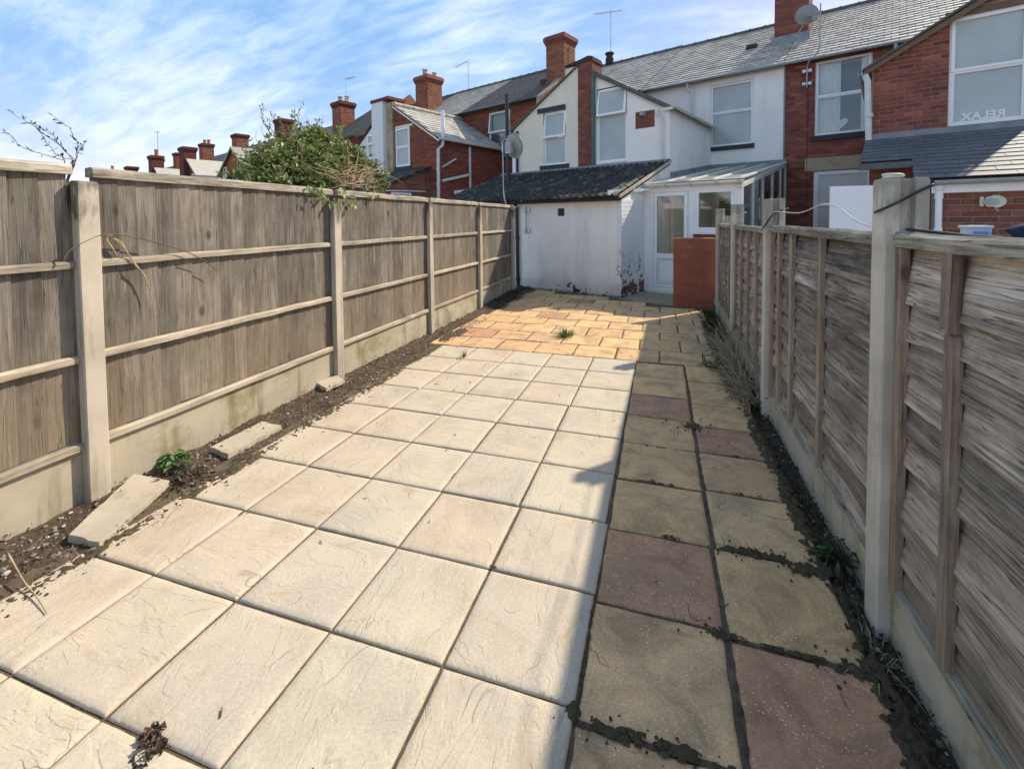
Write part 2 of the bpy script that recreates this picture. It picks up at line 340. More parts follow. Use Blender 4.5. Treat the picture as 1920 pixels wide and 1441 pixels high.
# --- bricks, mortar, render, slate, tile
def brick(name, cols, soot=0.3):
    N = Nd(name); p = N.pos(); tn = N.tone()
    c = N.ramp(tn, *[(k/(len(cols)-1), x) for k, x in enumerate(cols)])
    c = N.mix(0.75, c, N.ramp(N.noise(p, 22, 5, 0.65), (0.3, 0.72), (0.7, 1.22)), 'MULTIPLY')
    c = N.mix(N.m('MULTIPLY', N.rng(N.noise(p, 1.6, 5, 0.6), 0.5, 0.72), soot), c, (0.05, 0.035, 0.03))
    N.col(c).rough(0.88).spec(0.15).bump(N.noise(p, 110, 4, 0.7), 0.4, 0.004); MT[name] = N.mat
brick('brick_red', [(0.225, 0.063, 0.040), (0.279, 0.087, 0.055), (0.198, 0.054, 0.038), (0.306, 0.102, 0.060), (0.144, 0.044, 0.035)], 0.3)
brick('brick_maroon', [(0.26, 0.078, 0.056), (0.31, 0.10, 0.07), (0.21, 0.064, 0.05), (0.36, 0.13, 0.09), (0.14, 0.05, 0.043), (0.29, 0.085, 0.06)], 0.45)
brick('brick_brown', [(0.238, 0.084, 0.063), (0.182, 0.070, 0.059), (0.294, 0.105, 0.070), (0.140, 0.059, 0.053)], 0.25)
brick('brick_orange', [(0.259, 0.103, 0.063), (0.326, 0.146, 0.091), (0.202, 0.081, 0.051), (0.288, 0.124, 0.074), (0.154, 0.070, 0.051)], 0.45)
brick('brick_painted', [(0.344, 0.115, 0.074), (0.378, 0.128, 0.081), (0.317, 0.105, 0.070)], 0.25)
brick('brick_dark', [(0.13, 0.045, 0.035), (0.10, 0.04, 0.033), (0.17, 0.055, 0.04)], 0.5)
simple('mortar', (0.33, 0.27, 0.21), 0.95, 0.1, 0.2, 12)
simple('mortar_dark', (0.20, 0.13, 0.10), 0.95, 0.1, 0.2, 12)
simple('mortar_red', (0.39, 0.17, 0.12), 0.95, 0.1, 0.15, 12)
def rendermat(name, c, dirt, patch=0.0, z0=0.0):
    N = Nd(name); p = N.pos()
    cc = N.ramp(N.noise(p, 1.2, 5, 0.6), (0.3, tuple(x*0.9 for x in c)), (0.7, c))
    z = N.sep(p, 2)
    cc = N.mix(N.m('MULTIPLY', N.rng(N.noise(N.map(p, (1, 1, 0.2)), 2.2, 5, 0.62), 0.46, 0.70), dirt), cc, tuple(x*0.55 for x in c))
    if patch:
        low = N.rng(N.m('ADD', z, N.m('MULTIPLY', N.noise(p, 1.7, 4), 0.55)), 0.35, 0.75, 1, 0)
        cc = N.mix(N.m('MULTIPLY', low, 0.5*patch), cc, (0.36, 0.35, 0.27))
        ch = N.m('MULTIPLY', N.rng(N.noise(p, 3.6, 6, 0.62), 0.60, 0.615), N.rng(z, 0.10, 0.34, 1, 0))
        cc = N.mix(N.m('MULTIPLY', ch, patch), cc, (0.05, 0.035, 0.03))
    N.col(cc).rough(0.9).spec(0.15).bump(N.noise(p, 210, 3, 0.6), 0.5, 0.004); MT[name] = N.mat
rendermat('render_white', (0.90, 0.87, 0.82), 0.25)
rendermat('render_shed', (0.90, 0.86, 0.79), 0.45, patch=1.0)
rendermat('render_cream', (0.80, 0.77, 0.63), 0.2)
rendermat('render_grey', (0.74, 0.755, 0.76), 0.25)
N = Nd('painted_brick'); p = N.pos(); z = N.sep(p, 2)
ch = N.m('MULTIPLY', N.rng(N.noise(p, 9, 5, 0.65), 0.555, 0.575), N.rng(N.m('ADD', z, N.m('MULTIPLY', N.noise(p, 3, 3), 0.5)), 0.5, 1.35, 1, 0.0))
ch = N.m('MAXIMUM', ch, N.m('MULTIPLY', N.rng(N.m('ADD', z, N.m('MULTIPLY', N.noise(p, 4, 3), 0.3)), 0.32, 0.42, 1, 0), N.rng(N.noise(p, 7, 5), 0.4, 0.47)))
cc = N.mix(ch, N.ramp(N.noise(p, 3, 5), (0.3, (0.72, 0.72, 0.70)), (0.7, (0.80, 0.80, 0.79))), N.ramp(N.noise(p, 5, 3), (0.4, (0.045, 0.03, 0.025)), (0.6, (0.22, 0.085, 0.06))))
N.col(cc).rough(0.85).bump(N.m('ADD', N.noise(p, 60, 4), N.m('MULTIPLY', ch, -1.2)), 0.4, 0.006); MT['painted_brick'] = N.mat
def slate(name, cols, rough=0.5, spec=0.4, lichen=0.2, lc=(0.5, 0.48, 0.40)):
    N = Nd(name); p = N.pos()
    c = N.ramp(N.tone(), *[(k/(len(cols)-1), x) for k, x in enumerate(cols)])
    c = N.mix(0.6, c, N.ramp(N.noise(p, 9, 5, 0.65), (0.3, 0.7), (0.7, 1.25)), 'MULTIPLY')
    c = N.mix(N.m('MULTIPLY', N.rng(N.noise(p, 3.5, 6, 0.7), 0.50, 0.66), lichen), c, lc)
    N.col(c).rough(rough).spec(spec).bump(N.noise(p, 60, 4), 0.3, 0.004); MT[name] = N.mat
slate('slate_old', [(0.36, 0.335, 0.29), (0.46, 0.43, 0.375), (0.28, 0.265, 0.235), (0.52, 0.485, 0.415)], 0.6, 0.3, 0.5, (0.55, 0.51, 0.41))
slate('slate_dark', [(0.10, 0.096, 0.088), (0.13, 0.122, 0.11), (0.085, 0.083, 0.078)], 0.65, 0.25, 0.25, (0.17, 0.155, 0.125))
slate('slate_blue', [(0.085, 0.092, 0.10), (0.11, 0.115, 0.12), (0.095, 0.095, 0.105), (0.125, 0.122, 0.128)], 0.65, 0.25, 0.2, (0.13, 0.14, 0.15))
slate('tile_black', [(0.034, 0.033, 0.031), (0.042, 0.04, 0.036), (0.030, 0.030, 0.030)], 0.75, 0.25, 0.7, (0.19, 0.17, 0.115))
simple('lead', (0.21, 0.23, 0.25), 0.55, 0.4, 0.25, 4)
simple('upvc', (0.82, 0.82, 0.81), 0.35, 0.45, 0.05, 3)
simple('upvc_dirty', (0.70, 0.68, 0.61), 0.5, 0.35, 0.12, 5)
simple('black_plastic', (0.016, 0.017, 0.022), 0.4, 0.45, 0.2, 6)
simple('grey_plastic', (0.33, 0.36, 0.37), 0.45, 0.4, 0.15, 5)
simple('pale_pipe', (0.62, 0.62, 0.60), 0.45, 0.4, 0.12, 5)
simple('green_paint', (0.075, 0.13, 0.10), 0.5, 0.4, 0.2, 5)
simple('sill_dark', (0.035, 0.04, 0.045), 0.6, 0.3, 0.2, 9)
simple('stone_lintel', (0.40, 0.33, 0.23), 0.85, 0.2, 0.15, 6)
simple('galvanised', (0.50, 0.51, 0.52), 0.4, 0.6, 0.15, 9, metal=0.6)
simple('dish_grey', (0.27, 0.28, 0.27), 0.5, 0.4, 0.12, 4)
simple('vent_metal', (0.13, 0.12, 0.105), 0.6, 0.3, 0.2, 9)
simple('terracotta', (0.36, 0.16, 0.09), 0.85, 0.2, 0.25, 8)
simple('clay_pale', (0.42, 0.37, 0.30), 0.85, 0.2, 0.25, 8)
simple('soot_cap', (0.055, 0.045, 0.04), 0.9, 0.15, 0.3, 8)
simple('brown_fascia', (0.16, 0.105, 0.07), 0.7, 0.3, 0.2, 5)
simple('room_dark', (0.05, 0.05, 0.05), 0.9, 0.1, 0.2, 2)
simple('room_grey', (0.20, 0.215, 0.225), 0.9, 0.1, 0.15, 1)
simple('room_pale', (0.72, 0.69, 0.58), 0.9, 0.1, 0.1, 1)
simple('curtain', (0.80, 0.81, 0.82), 0.95, 0.1, 0.05, 3)
simple('curtain_green', (0.42, 0.50, 0.46), 0.95, 0.1, 0.1, 3)
simple('white_card', (0.80, 0.79, 0.82), 0.6, 0.3, 0.04, 2)
simple('cream_plastic', (0.62, 0.57, 0.44), 0.45, 0.4, 0.08, 4)
simple('blue_label', (0.16, 0.32, 0.62), 0.5, 0.4, 0.1, 8)
simple('clear_tub', (0.62, 0.72, 0.80), 0.25, 0.5, 0.08, 4)
simple('navy_cloth', (0.025, 0.035, 0.065), 0.9, 0.1, 0.3, 6)
simple('paper_pink', (0.72, 0.66, 0.73), 0.8, 0.2, 0.08, 6)
simple('cable_black', (0.02, 0.02, 0.02), 0.5, 0.4, 0.2, 6)
simple('cable_white', (0.55, 0.52, 0.45), 0.5, 0.4, 0.1, 6)
simple('dry_stem', (0.36, 0.275, 0.165), 0.85, 0.2, 0.35, 20)
simple('bramble_stem', (0.22, 0.155, 0.10), 0.85, 0.2, 0.4, 20)
simple('twig', (0.12, 0.10, 0.075), 0.9, 0.2, 0.35, 20)
simple('moss', (0.055, 0.06, 0.022), 0.95, 0.1, 0.5, 40)
def leafmat(name, cols, rough=0.45, tr=0.25):
    N = Nd(name)
    c = N.ramp(N.tone(), *[(k/(len(cols)-1), x) for k, x in enumerate(cols)])
    N.col(c).rough(rough).spec(0.4)
    tb = N.n('ShaderNodeBsdfTranslucent'); N.put(tb.inputs[0], c); mx = N.n('ShaderNodeMixShader'); mx.inputs[0].default_value = tr
    N.t.links.new(N.b.outputs[0], mx.inputs[1]); N.t.links.new(tb.outputs[0], mx.inputs[2]); N.t.links.new(mx.outputs[0], N.out.inputs[0])
    MT[name] = N.mat
leafmat('ivy_leaf', [(0.05, 0.09, 0.022), (0.12, 0.18, 0.04), (0.19, 0.25, 0.06), (0.26, 0.31, 0.09), (0.08, 0.13, 0.03), (0.34, 0.36, 0.16), (0.16, 0.22, 0.05)])
leafmat('weed_leaf', [(0.045, 0.10, 0.025), (0.07, 0.14, 0.035), (0.10, 0.18, 0.05)])
leafmat('dark_leaf', [(0.02, 0.035, 0.014), (0.035, 0.055, 0.02), (0.06, 0.075, 0.03), (0.09, 0.075, 0.045)])
leafmat('dead_leaf', [(0.05, 0.035, 0.025), (0.09, 0.06, 0.04), (0.14, 0.095, 0.065), (0.06, 0.045, 0.04)])
leafmat('straw', [(0.25, 0.20, 0.12), (0.36, 0.30, 0.19), (0.46, 0.40, 0.28), (0.16, 0.13, 0.08)])
def glass(name, tint, fac):
    N = Nd(name); N.t.nodes.remove(N.b)
    tr = N.n('ShaderNodeBsdfTransparent'); tr.inputs[0].default_value = (*tint, 1)
    gl = N.n('ShaderNodeBsdfGlossy'); gl.inputs['Roughness'].default_value = 0.02; gl.inputs[0].default_value = (0.9, 0.93, 0.95, 1)
    fr = N.n('ShaderNodeFresnel'); fr.inputs[0].default_value = 1.5; mx = N.n('ShaderNodeMixShader')
    N.put(mx.inputs[0], N.m('ADD', N.m('MULTIPLY', fr.outputs[0], 0.9), fac))
    N.t.links.new(tr.outputs[0], mx.inputs[1]); N.t.links.new(gl.outputs[0], mx.inputs[2]); N.t.links.new(mx.outputs[0], N.out.inputs[0])
    MT[name] = N.mat
glass('glass_clear', (0.94, 0.96, 0.95), 0.02)
N = Nd('glass_frosted'); p = N.pos(); N.col(N.ramp(N.noise(p, 1.4, 3), (0.3, (0.36, 0.41, 0.41)), (0.7, (0.46, 0.51, 0.50)))).rough(0.22).spec(0.6).bump(N.noise(p, 70, 3), 0.12, 0.003); MT['glass_frosted'] = N.mat
N = Nd('glass_dark'); N.col((0.06, 0.075, 0.085)).rough(0.08).spec(0.7); MT['glass_dark'] = N.mat
N = Nd('polycarbonate'); p = N.pos(); N.col(N.ramp(N.noise(N.map(p, (1, 0.3, 1)), 2.2, 5), (0.3, (0.66, 0.64, 0.57)), (0.7, (0.82, 0.80, 0.74)))).rough(0.3).spec(0.5)
tb = N.n('ShaderNodeBsdfTranslucent'); tb.inputs[0].default_value = (0.93, 0.92, 0.86, 1); mx = N.n('ShaderNodeMixShader'); mx.inputs[0].default_value = 0.6
N.t.links.new(N.b.outputs[0], mx.inputs[1]); N.t.links.new(tb.outputs[0], mx.inputs[2]); N.t.links.new(mx.outputs[0], N.out.inputs[0]); MT['polycarbonate'] = N.mat

# ------------------------------------------------------------------ ground and paving
g = MB(); g.add([(-400, -200, -0.14), (400, -200, -0.14), (400, 600, -0.14), (-400, 600, -0.14)], [(0, 1, 2, 3)])
g.build('ground', MT['ground'], kind='structure')
b = MB(); b.box(-2.62, 0.60, -0.6, 9.95, -0.13, -0.011); b.build('paving_bed', MT['joint_fill'], kind='structure')

def slab_mesh(w, d, th, seed, wob, und, mat, n=12):
    rg = random.Random(seed); o = (rg.uniform(0, 99), rg.uniform(0, 99))
    mb = MB(); vs = []; idx = {}
    e = [0.0, 0.008/w, 0.028/w] + [k/(n-1) for k in range(1, n-1)] + [1-0.028/w, 1-0.008/w, 1.0]
    e = sorted(set(round(x, 5) for x in e)); m = len(e)
    def nz(a, b_): return noise.noise(Vector((a, b_, seed*1.7)))
    for j, fy in enumerate(e):
        for i, fx in enumerate(e):
            x = (fx-.5)*w; y = (fy-.5)*d; z = und*nz(x*5+o[0], y*5+o[1]) + und*0.5*nz(x*13+o[1], y*13+o[0])
            de = min(fx, 1-fx)*w, min(fy, 1-fy)*d; dm = min(de)
            if dm < 1e-6: z -= 0.006 + wob*0.35*abs(nz(x*17, y*17+3))
            elif dm < 0.012: z -= 0.0018
            kx = (abs(fx-.5)*2)**6; ky = (abs(fy-.5)*2)**6
            x += -math.copysign(1, fx-.5)*kx*wob*(0.5+0.5*nz(y*9+o[0], 3.1*(1 if fx > .5 else 2)))*1.5 + kx*wob*0.35*nz(y*33, o[1]+fx)
            y += -math.copysign(1, fy-.5)*ky*wob*(0.5+0.5*nz(x*9+o[1], 5.7*(1 if fy > .5 else 2)))*1.5 + ky*wob*0.35*nz(x*33, o[0]+fy)
            vs.append((x, y, z))
    fs = [(j*m+i, j*m+i+1, (j+1)*m+i+1, (j+1)*m+i) for j in range(m-1) for i in range(m-1)]
    ring = [i for i in range(m)] + [j*m+m-1 for j in range(1, m)] + [(m-1)*m+i for i in range(m-2, -1, -1)] + [j*m for j in range(m-2, 0, -1)]
    b0 = len(vs); vs += [(vs[i][0], vs[i][1], -th) for i in ring]
    fs += [(ring[k], b0+k, b0+(k+1) % len(ring), ring[(k+1) % len(ring)]) for k in range(len(ring))]
    mb.add(vs, fs); me = mb.mesh(mat, True, fix=False)
    return me
CREAM = [slab_mesh(0.4475, 0.4475, 0.035, 100+k, 0.0022, 0.0012, MT['cream']) for k in range(8)]
cp = empty('cream_paving', (-1.4, 3, 0), kind='structure'); OFF[cp.name] = (0, 0, 0)
for j in range(-3, 9):
    for c in range(5):
        x = -0.2483 - 0.4555*(c+0.5) + (0.006 if j < 3 else -0.004 if j < 6 else 0.006); y = 0.9007 + 0.4555*(j+0.5)
        obj('slab', CREAM[(j*5+c*3) % 8], cp, (x+1.4+R.uniform(-.002, .002), y-3+R.uniform(-.002, .002), R.uniform(-.0015, .0015)),
            (R.uniform(-.002, .002), R.uniform(-.002, .002), R.choice((0, math.pi/2, math.pi, -math.pi/2))+R.uniform(-.003, .003)))
STONE = [slab_mesh(0.446, 0.446, 0.035, 200+k, 0.008, 0.004, MT['stone'], 16) for k in range(10)]
sp_ = empty('stone_paving', (0, 5, 0), kind='structure'); OFF[sp_.name] = (0, 0, 0)
def find_rand(o, red):     # nothing to do at build time: the stone tone comes from mesh attribute below
    pass
STONE_T = {}
def stone(x, y, w=0.442, d=0.442, t=None, rz=0.0):
    k = R.randrange(10); t = R.choice((0.05, 0.2, 0.3, 0.45, 0.6, 0.7, 0.9)) if t is None else t
    key = (k, round(t, 2))
    if key not in STONE_T:
        me = STONE[k].copy(); me.attributes['t'].data.foreach_set('value', [t]*len(me.polygons)); STONE_T[key] = me
    flip = R.choice((0, math.pi))
    return obj('slab', STONE_T[key], sp_, (x+R.uniform(-.004, .004), y-5+R.uniform(-.004, .004), -0.003+R.uniform(-.002, .002)),
        (R.uniform(-.004, .004), R.uniform(-.004, .004), flip+rz+R.uniform(-.007, .007)), (w/0.442, d/0.442, 1))
# tone of the stone slabs comes from the face attribute alone
for nd in MT['stone'].node_tree.nodes:
    if nd.type == 'MATH' and nd.operation == 'FRACT':
        src = [q for q in MT['stone'].node_tree.nodes if q.type == 'ATTRIBUTE'][0]
        MT['stone'].node_tree.links.new(src.outputs['Fac'], nd.inputs[0])
reds_a = {-2: .3, -1: .2, 0: .45, 1: .3, 2: .92, 3: .1, 4: .5, 5: .2, 6: .95, 7: .55}
for j in range(-3, 9):
    y = 0.87 + 0.4555*(j+0.5) + 0.0
    stone(-0.008, y, 0.466, 0.450, reds_a.get(j-0, None) if j in reds_a else None)
tb = [1.337, 1.756, 2.234, 2.717, 3.149, 3.555, 3.967, 4.52, 5.02]
reds_b = [.95, .5, .3, .45, .95, .6, .5, .55]
for k in range(8): stone(0.241+0.216, (tb[k]+tb[k+1])/2, 0.44, tb[k+1]-tb[k]-0.006, reds_b[k])
stone(0.455, 1.11, 0.425, 0.43, .93); stone(0.455, 0.66, 0.425, 0.43, .3)
for j in range(0, 11):
    y0 = 5.02 + 0.4555*j; xl = -2.79 + (0.0 if j % 2 == 0 else -0.23)
    lim = -2.72 if j < 4 else -2.64
    while xl < 0.62:
        a, b_ = max(xl, lim), min(xl+0.463, 0.655); xl += 0.463; c0, c1 = y0, y0+0.4555
        if b_-a < 0.11: continue
        x, y = (a+b_)/2, (c0+c1)/2
        pu = (Vector((x, y, 0))-A0).dot(UU); pv = (Vector((x, y, 0))-A0).dot(VV)
        if pv > -0.12 and pu < 0.30: continue
        if pv > 0.30: continue
        if b_ > 0.22 and c1 > 8.29:
            c1 = 8.285
            if c1-c0 < .1: continue
        stone(x, (c0+c1)/2, b_-a-0.007, c1-c0-0.006, R.choice((.03, .08, .15, .18, .25, .35, .42, .47, .5, .6, .7, .75, .3, .1, .9, .55)))
ld = MB(); ld.prism([H(0.02, -0.10, -0.012+0.0), H(1.06, -0.24, -0.012), H(1.30, -0.06, -0.012), H(1.84, 0.55, -0.012), H(1.84, 1.07, -0.012), H(0.02, 1.07, -0.012)], (0, 0, 0.020))
ld.build('landing', MT['landing_concrete'], kind='structure')

# soil beds beside the fences
def bed(name, x0f, x1f, y0, y1, zf, mat, nx=14, ny=170):
    mb = MB(); vs = []; fs = []
    for j in range(ny):
        y = y0 + (y1-y0)*j/(ny-1); a, b_ = x0f(y), x1f(y)
        for i in range(nx):
            x = a + (b_-a)*i/(nx-1); vs.append((x, y, zf(x, y, i/(nx-1))))
    for j in range(ny-1):
        for i in range(nx-1): fs.append((j*nx+i, j*nx+i+1, (j+1)*nx+i+1, (j+1)*nx+i))
    mb.add(vs, fs); return mb.build(name, mat, smooth=True, fix=False)
def n2(x, y, s, o=0.0): return noise.noise(Vector((x*s, y*s, o)))
def lz(x, y, f):
    z = -0.012 + 0.022*n2(x, y, 5) + 0.014*n2(x, y, 17, 3) + 0.007*n2(x, y, 45, 7) - 0.004*f
    if y > 7.0: z += 0.05*min(1, (y-7)/1.5)*(1-f)
    if f > 0.8: z = z*0.6 + 0.004*(1 if n2(x, y, 6, 2) > 0.1 else -3)
    return z
def rx0(y): return 0.655 - 0.03*max(0, y-3)/2 - (0.06 if y > 4.6 else 0) + 0.02*n2(0, y, 2.5) + (0.05 if y > 5.5 else 0)
def rz_(x, y, f): return -0.035 - 0.02*f + 0.022*n2(x, y, 6, 1) + 0.016*n2(x, y, 19, 4) + 0.008*n2(x, y, 48, 8) + (0.03 if f < 0.25 else 0)*(0.5+n2(x, y, 5, 9))
tag(bed('soil_bed', lambda y: -3.0, lambda y: -2.50+0.03*n2(0, y, 2.2)+0.012*n2(0, y, 9) - (0.12 if y > 5.0 else 0), -0.6, 9.9, lz, MT['soil_left']), kind='structure')
tag(bed('soil_bed', rx0, lambda y: 0.86, -0.4, 9.2, rz_, MT['soil_right']), kind='structure')
def stones(name, n, xf, y0, y1, zf, r0, r1, seed, label):
    rg = random.Random(seed); mb = MB()
    for _ in range(n):
        y = y0 + (y1-y0)*rg.random()**1.35; x = xf(y, rg); r = r0 + (r1-r0)*rg.random()**3
        ico(mb, (x, y, zf(x, y)+r*0.2), r, sq=(1, rg.uniform(.6, 1.1), .6), t=rg.random(), rng=rg)
    return tag(mb.build(name, MT['pebbles'], fix=False), label, 'gravel', kind='stuff')
stones('gravel', 1900, lambda y, rg: rg.uniform(-2.96, -2.50), 1.0, 9.4, lambda x, y: lz(x, y, .4), .004, .016, 3, 'pebbles scattered over the soil along the close boarded fence')
stones('gravel', 1000, lambda y, rg: rg.uniform(rx0(y), .80), 1.0, 8.6, lambda x, y: rz_(x, y, .5), .003, .013, 4, 'pebbles scattered in dark soil along the lapped slat fence')
# crumbs of soil spilled on the paving edges and in wide joints
def crumbs(name, spots, seed, label, mat='soil_left'):
    rg = random.Random(seed); mb = MB()
    for x, y, sx, sy, n in spots:
        for _ in range(n):
            r = .0015+.007*rg.random()**3
            ico(mb, (x+rg.gauss(0, sx), y+rg.gauss(0, sy), 0.002+r*.2), r, sq=(1, .8, .7), t=rg.random(), rng=rg)
    return tag(mb.build(name, MT[mat], fix=False), label, 'soil crumbs', kind='stuff')
crumbs('soil_crumbs', [(0.40, 2.245, .11, .03, 120), (0.60, 2.20, .06, .04, 90), (0.22, 3.52, .08, .06, 110), (0.20, 1.765, .07, .02, 40), (-0.02, 1.325, .13, .025, 90), (0.62, 1.75, .06, .04, 50)], 5, 'dark soil and moss crumbs lying in the wide joints of the stone paving')
crumbs('soil_crumbs', [(-2.47, 1.9, .04, .5, 260), (-2.48, 3.4, .04, .8, 260), (-2.55, 5.6, .07, .5, 160), (-2.46, 1.15, .05, .15, 100)], 6, 'brown soil crumbs spilled onto the left edge of the cream paving', 'soil_left')

N = Nd('moss_soil'); p = N.pos(); N.col(N.ramp(N.noise(p, 30, 6, 0.7), (0.32, (0.06, 0.047, 0.032)), (0.5, (0.145, 0.108, 0.07)), (0.62, (0.11, 0.108, 0.045)), (0.75, (0.25, 0.19, 0.125)))).rough(0.95).spec(0.1).bump(N.noise(p, 160, 5, 0.8), 1.0, 0.012); MT['moss_soil'] = N.mat
mb = MB()
def mound(x, y, sx, sy, h, seed):
    nx, ny = max(16, int(sx*420)), max(14, int(sy*420)); vs = []; ok = []
    for j in range(ny):
        for i in range(nx):
            a, b_ = (i/(nx-1)-.5)*4.4, (j/(ny-1)-.5)*4.4; px_, py_ = x+a*sx, y+b_*sy
            z = -0.008 + h*math.exp(-.5*(a*a+b_*b_))*(.75+1.1*n2(px_, py_, 40, seed)+.7*n2(px_, py_, 110, seed+3)) + .004*n2(px_, py_, 20, seed+5)
            vs.append((px_, py_, z)); ok.append(z > -0.0005)
    fs = [(j*nx+i, j*nx+i+1, (j+1)*nx+i+1, (j+1)*nx+i) for j in range(ny-1) for i in range(nx-1) if sum(ok[q] for q in (j*nx+i, j*nx+i+1, (j+1)*nx+i+1, (j+1)*nx+i)) >= 2]
    mb.add(vs, fs)
for k, a in enumerate([(.40, 2.245, .10, .020, .022), (.60, 2.20, .06, .035, .02), (.22, 3.52, .06, .05, .014), (.20, 1.765, .07, .016, .014), (.05, 2.245, .03, .012, .016), (-.02, 1.325, .13, .018, .018), (.235, 1.5, .008, .22, .009), (.235, 2.6, .007, .5, .0085), (.235, 4.0, .007, .6, .0085), (.62, 1.75, .06, .03, .014), (-.245, 1.6, .008, .35, .010), (.45, 1.76, .14, .010, .011), (-.25, 1.34, .018, .02, .02), (.45, 2.72, .14, .008, .010), (.45, 3.15, .12, .008, .010), (-.0, 2.70, .15, .007, .009), (-.0, 3.13, .15, .007, .009), (-2.06, 1.79, .04, .012, .012), (-2.12, 2.27, .05, .012, .012), (-.70, 1.825, .04, .010, .010), (-2.46, 1.4, .03, .25, .018), (-2.47, 2.1, .035, .25, .02), (-2.48, 2.9, .03, .3, .018), (-2.48, 3.7, .03, .35, .018), (-2.50, 4.5, .03, .3, .018), (-2.6, 5.5, .08, .3, .02), (.66, 2.7, .03, .4, .02), (.64, 3.5, .03, .35, .02), (.68, 1.5, .03, .3, .02), (.60, 4.6, .05, .4, .02), (.60, 6.2, .05, .8, .02)]): mound(*a, k*7.3)
tag(mb.build('packed_soil', MT['moss_soil'], smooth=True, fix=False), 'dark packed soil and moss matted over the slab joints and edges', 'soil', kind='stuff')
# loose pieces of slab on the left soil
def loose(pts, z, th, tilt, label):
    q = [Vector((p.x, p.y, z)) for p in (px_ground(*a) for a in pts)]
    c = sum(q, Vector())/len(q); mb = MB(); poly = []
    for k in range(len(q)):
        a, b_ = q[k], q[(k+1) % len(q)]
        for s in range(6):
            p_ = a.lerp(b_, s/6); w = 0.006 if s else 0.0
            poly.append(p_ + Vector((R.uniform(-w, w), R.uniform(-w, w), 0)))
    top = [(p_-c)*0.985 + Vector((0, 0, th)) for p_ in poly]; mid = [(p_-c) + Vector((0, 0, th-.008)) for p_ in poly]; bot = [(p_-c)*1.01 for p_ in poly]
    n = len(poly); vs = top + mid + bot
    fs = [tuple(range(n)), tuple(range(3*n-1, 2*n-1, -1))] + [(r*n+k, (r+1)*n+k, (r+1)*n+(k+1) % n, r*n+(k+1) % n) for r in range(2) for k in range(n)]
    mb.add(vs, fs); o = mb.build('broken_slab', MT['loose_slab']); o.location = c; o.rotation_euler = tilt
    return tag(o, label, 'slab')
loose([(128, 1012), (186, 1024), (318, 910), (252, 900)], -0.004, 0.034, (0.02, 0.03, 0), 'long broken cream slab piece lying on soil beside the near fence post')
loose([(393, 846), (428, 858), (528, 803), (492, 796)], -0.006, 0.032, (0.0, 0.02, 0), 'weathered narrow slab offcut half sunk in soil, middle one of three')
loose([(590, 722), (612, 734), (647, 719), (632, 710)], 0.004, 0.030, (0.02, 0.0, 0), 'small square slab offcut at the foot of the second fence post')

# ------------------------------------------------------------------ fences
def post_mesh(sgn, h, wy, mat, seed, xw=0.13):
    # slotted concrete post; x=0 is the garden face, body runs away from it (sgn), y centred
    s0, s1 = 0.046, 0.090; d = 0.028; w = wy/2; c = 0.006
    prof = [(0, -w+c), (c, -w), (s0, -w), (s0, -w+d), (s1, -w+d), (s1, -w), (xw, -w), (xw, w), (s1, w), (s1, w-d), (s0, w-d), (s0, w), (c, w), (0, w-c)]
    mb = MB(); n = len(prof); zs = [-0.12, 0.3, 0.8, 1.3, h-0.012, h]; vs = []; rg = random.Random(seed)
    for k, z in enumerate(zs):
        sc = 0.93 if k == len(zs)-1 else 1.0
        for x, y in prof: vs.append((sgn*(xw/2+(x-xw/2)*sc)+rg.uniform(-.001, .001), y*sc+rg.uniform(-.001, .001), z + (rg.uniform(-.004, .004) if k == len(zs)-1 else 0)))
    fs = [(k*n+i, k*n+(i+1) % n, (k+1)*n+(i+1) % n, (k+1)*n+i) for k in range(len(zs)-1) for i in range(n)]
    fs.append(tuple((len(zs)-1)*n+i for i in range(n)))
    mb.add(vs, fs); return mb.mesh(mat)
LPOST = [(1.668, 'nearest slotted concrete post in the close boarded fence, stained dark at the top', 1.728),
         (3.67, 'slotted concrete post under the leafy bush on the close boarded fence', 1.715),
         (5.555, 'third slotted concrete post along the close boarded fence', 1.745),
         (7.33, 'fourth slotted concrete post of the boarded fence, past the third panel', 1.725),
         (9.17, 'last slotted concrete post of the boarded fence next to the outhouse', 1.72)]
for k, (y, lab, h) in enumerate(LPOST):
    o = obj('concrete_post', post_mesh(-1, h, 0.104, MT['post_concrete'], 300+k), None, (-2.925, y, 0), (0, R.uniform(-.004, .004), 0))
    tag(o, lab, 'fence post', 'concrete posts of the close boarded fence')
BOARDS = []
def board_mesh(k, L=1.0):
    rg = random.Random(400+k); w = 0.128; mb = MB(); n = 7; vs = []
    for i in range(n):
        z = (i/(n-1)-.5)*L; b0 = 0.003*noise.noise(Vector((k*3.1, i*1.3, 0))); b1 = 0.003*noise.noise(Vector((k*5.1, i*1.1, 4)))
        vs += [(0.003+b0, -w/2, z), (0.014+b1, w/2, z), (-0.002+b1, w/2, z), (-0.002+b0, -w/2, z)]
    fs = [(i*4+a, i*4+(a+1) % 4, (i+1)*4+(a+1) % 4, (i+1)*4+a) for i in range(n-1) for a in range(4)] + [(3, 2, 1, 0), (n*4-4, n*4-3, n*4-2, n*4-1)]
    mb.add(vs, fs); return mb.mesh(MT['board_wood'])
BOARDS = [board_mesh(k, 1.445) for k in range(8)]
LBAY = [(-0.24, 1.612, 'nearest close boarded fence panel, cut by the left edge of the picture'),
        (1.724, 3.614, 'close boarded fence panel with dry bramble hanging on its upper rail'),
        (3.726, 5.50, 'close boarded fence panel between the second and third concrete posts'),
        (5.61, 7.275, 'close boarded fence panel between the third and fourth concrete posts'),
        (7.385, 9.115, 'farthest close boarded fence panel, ending by the white outhouse')]
BX = -2.998
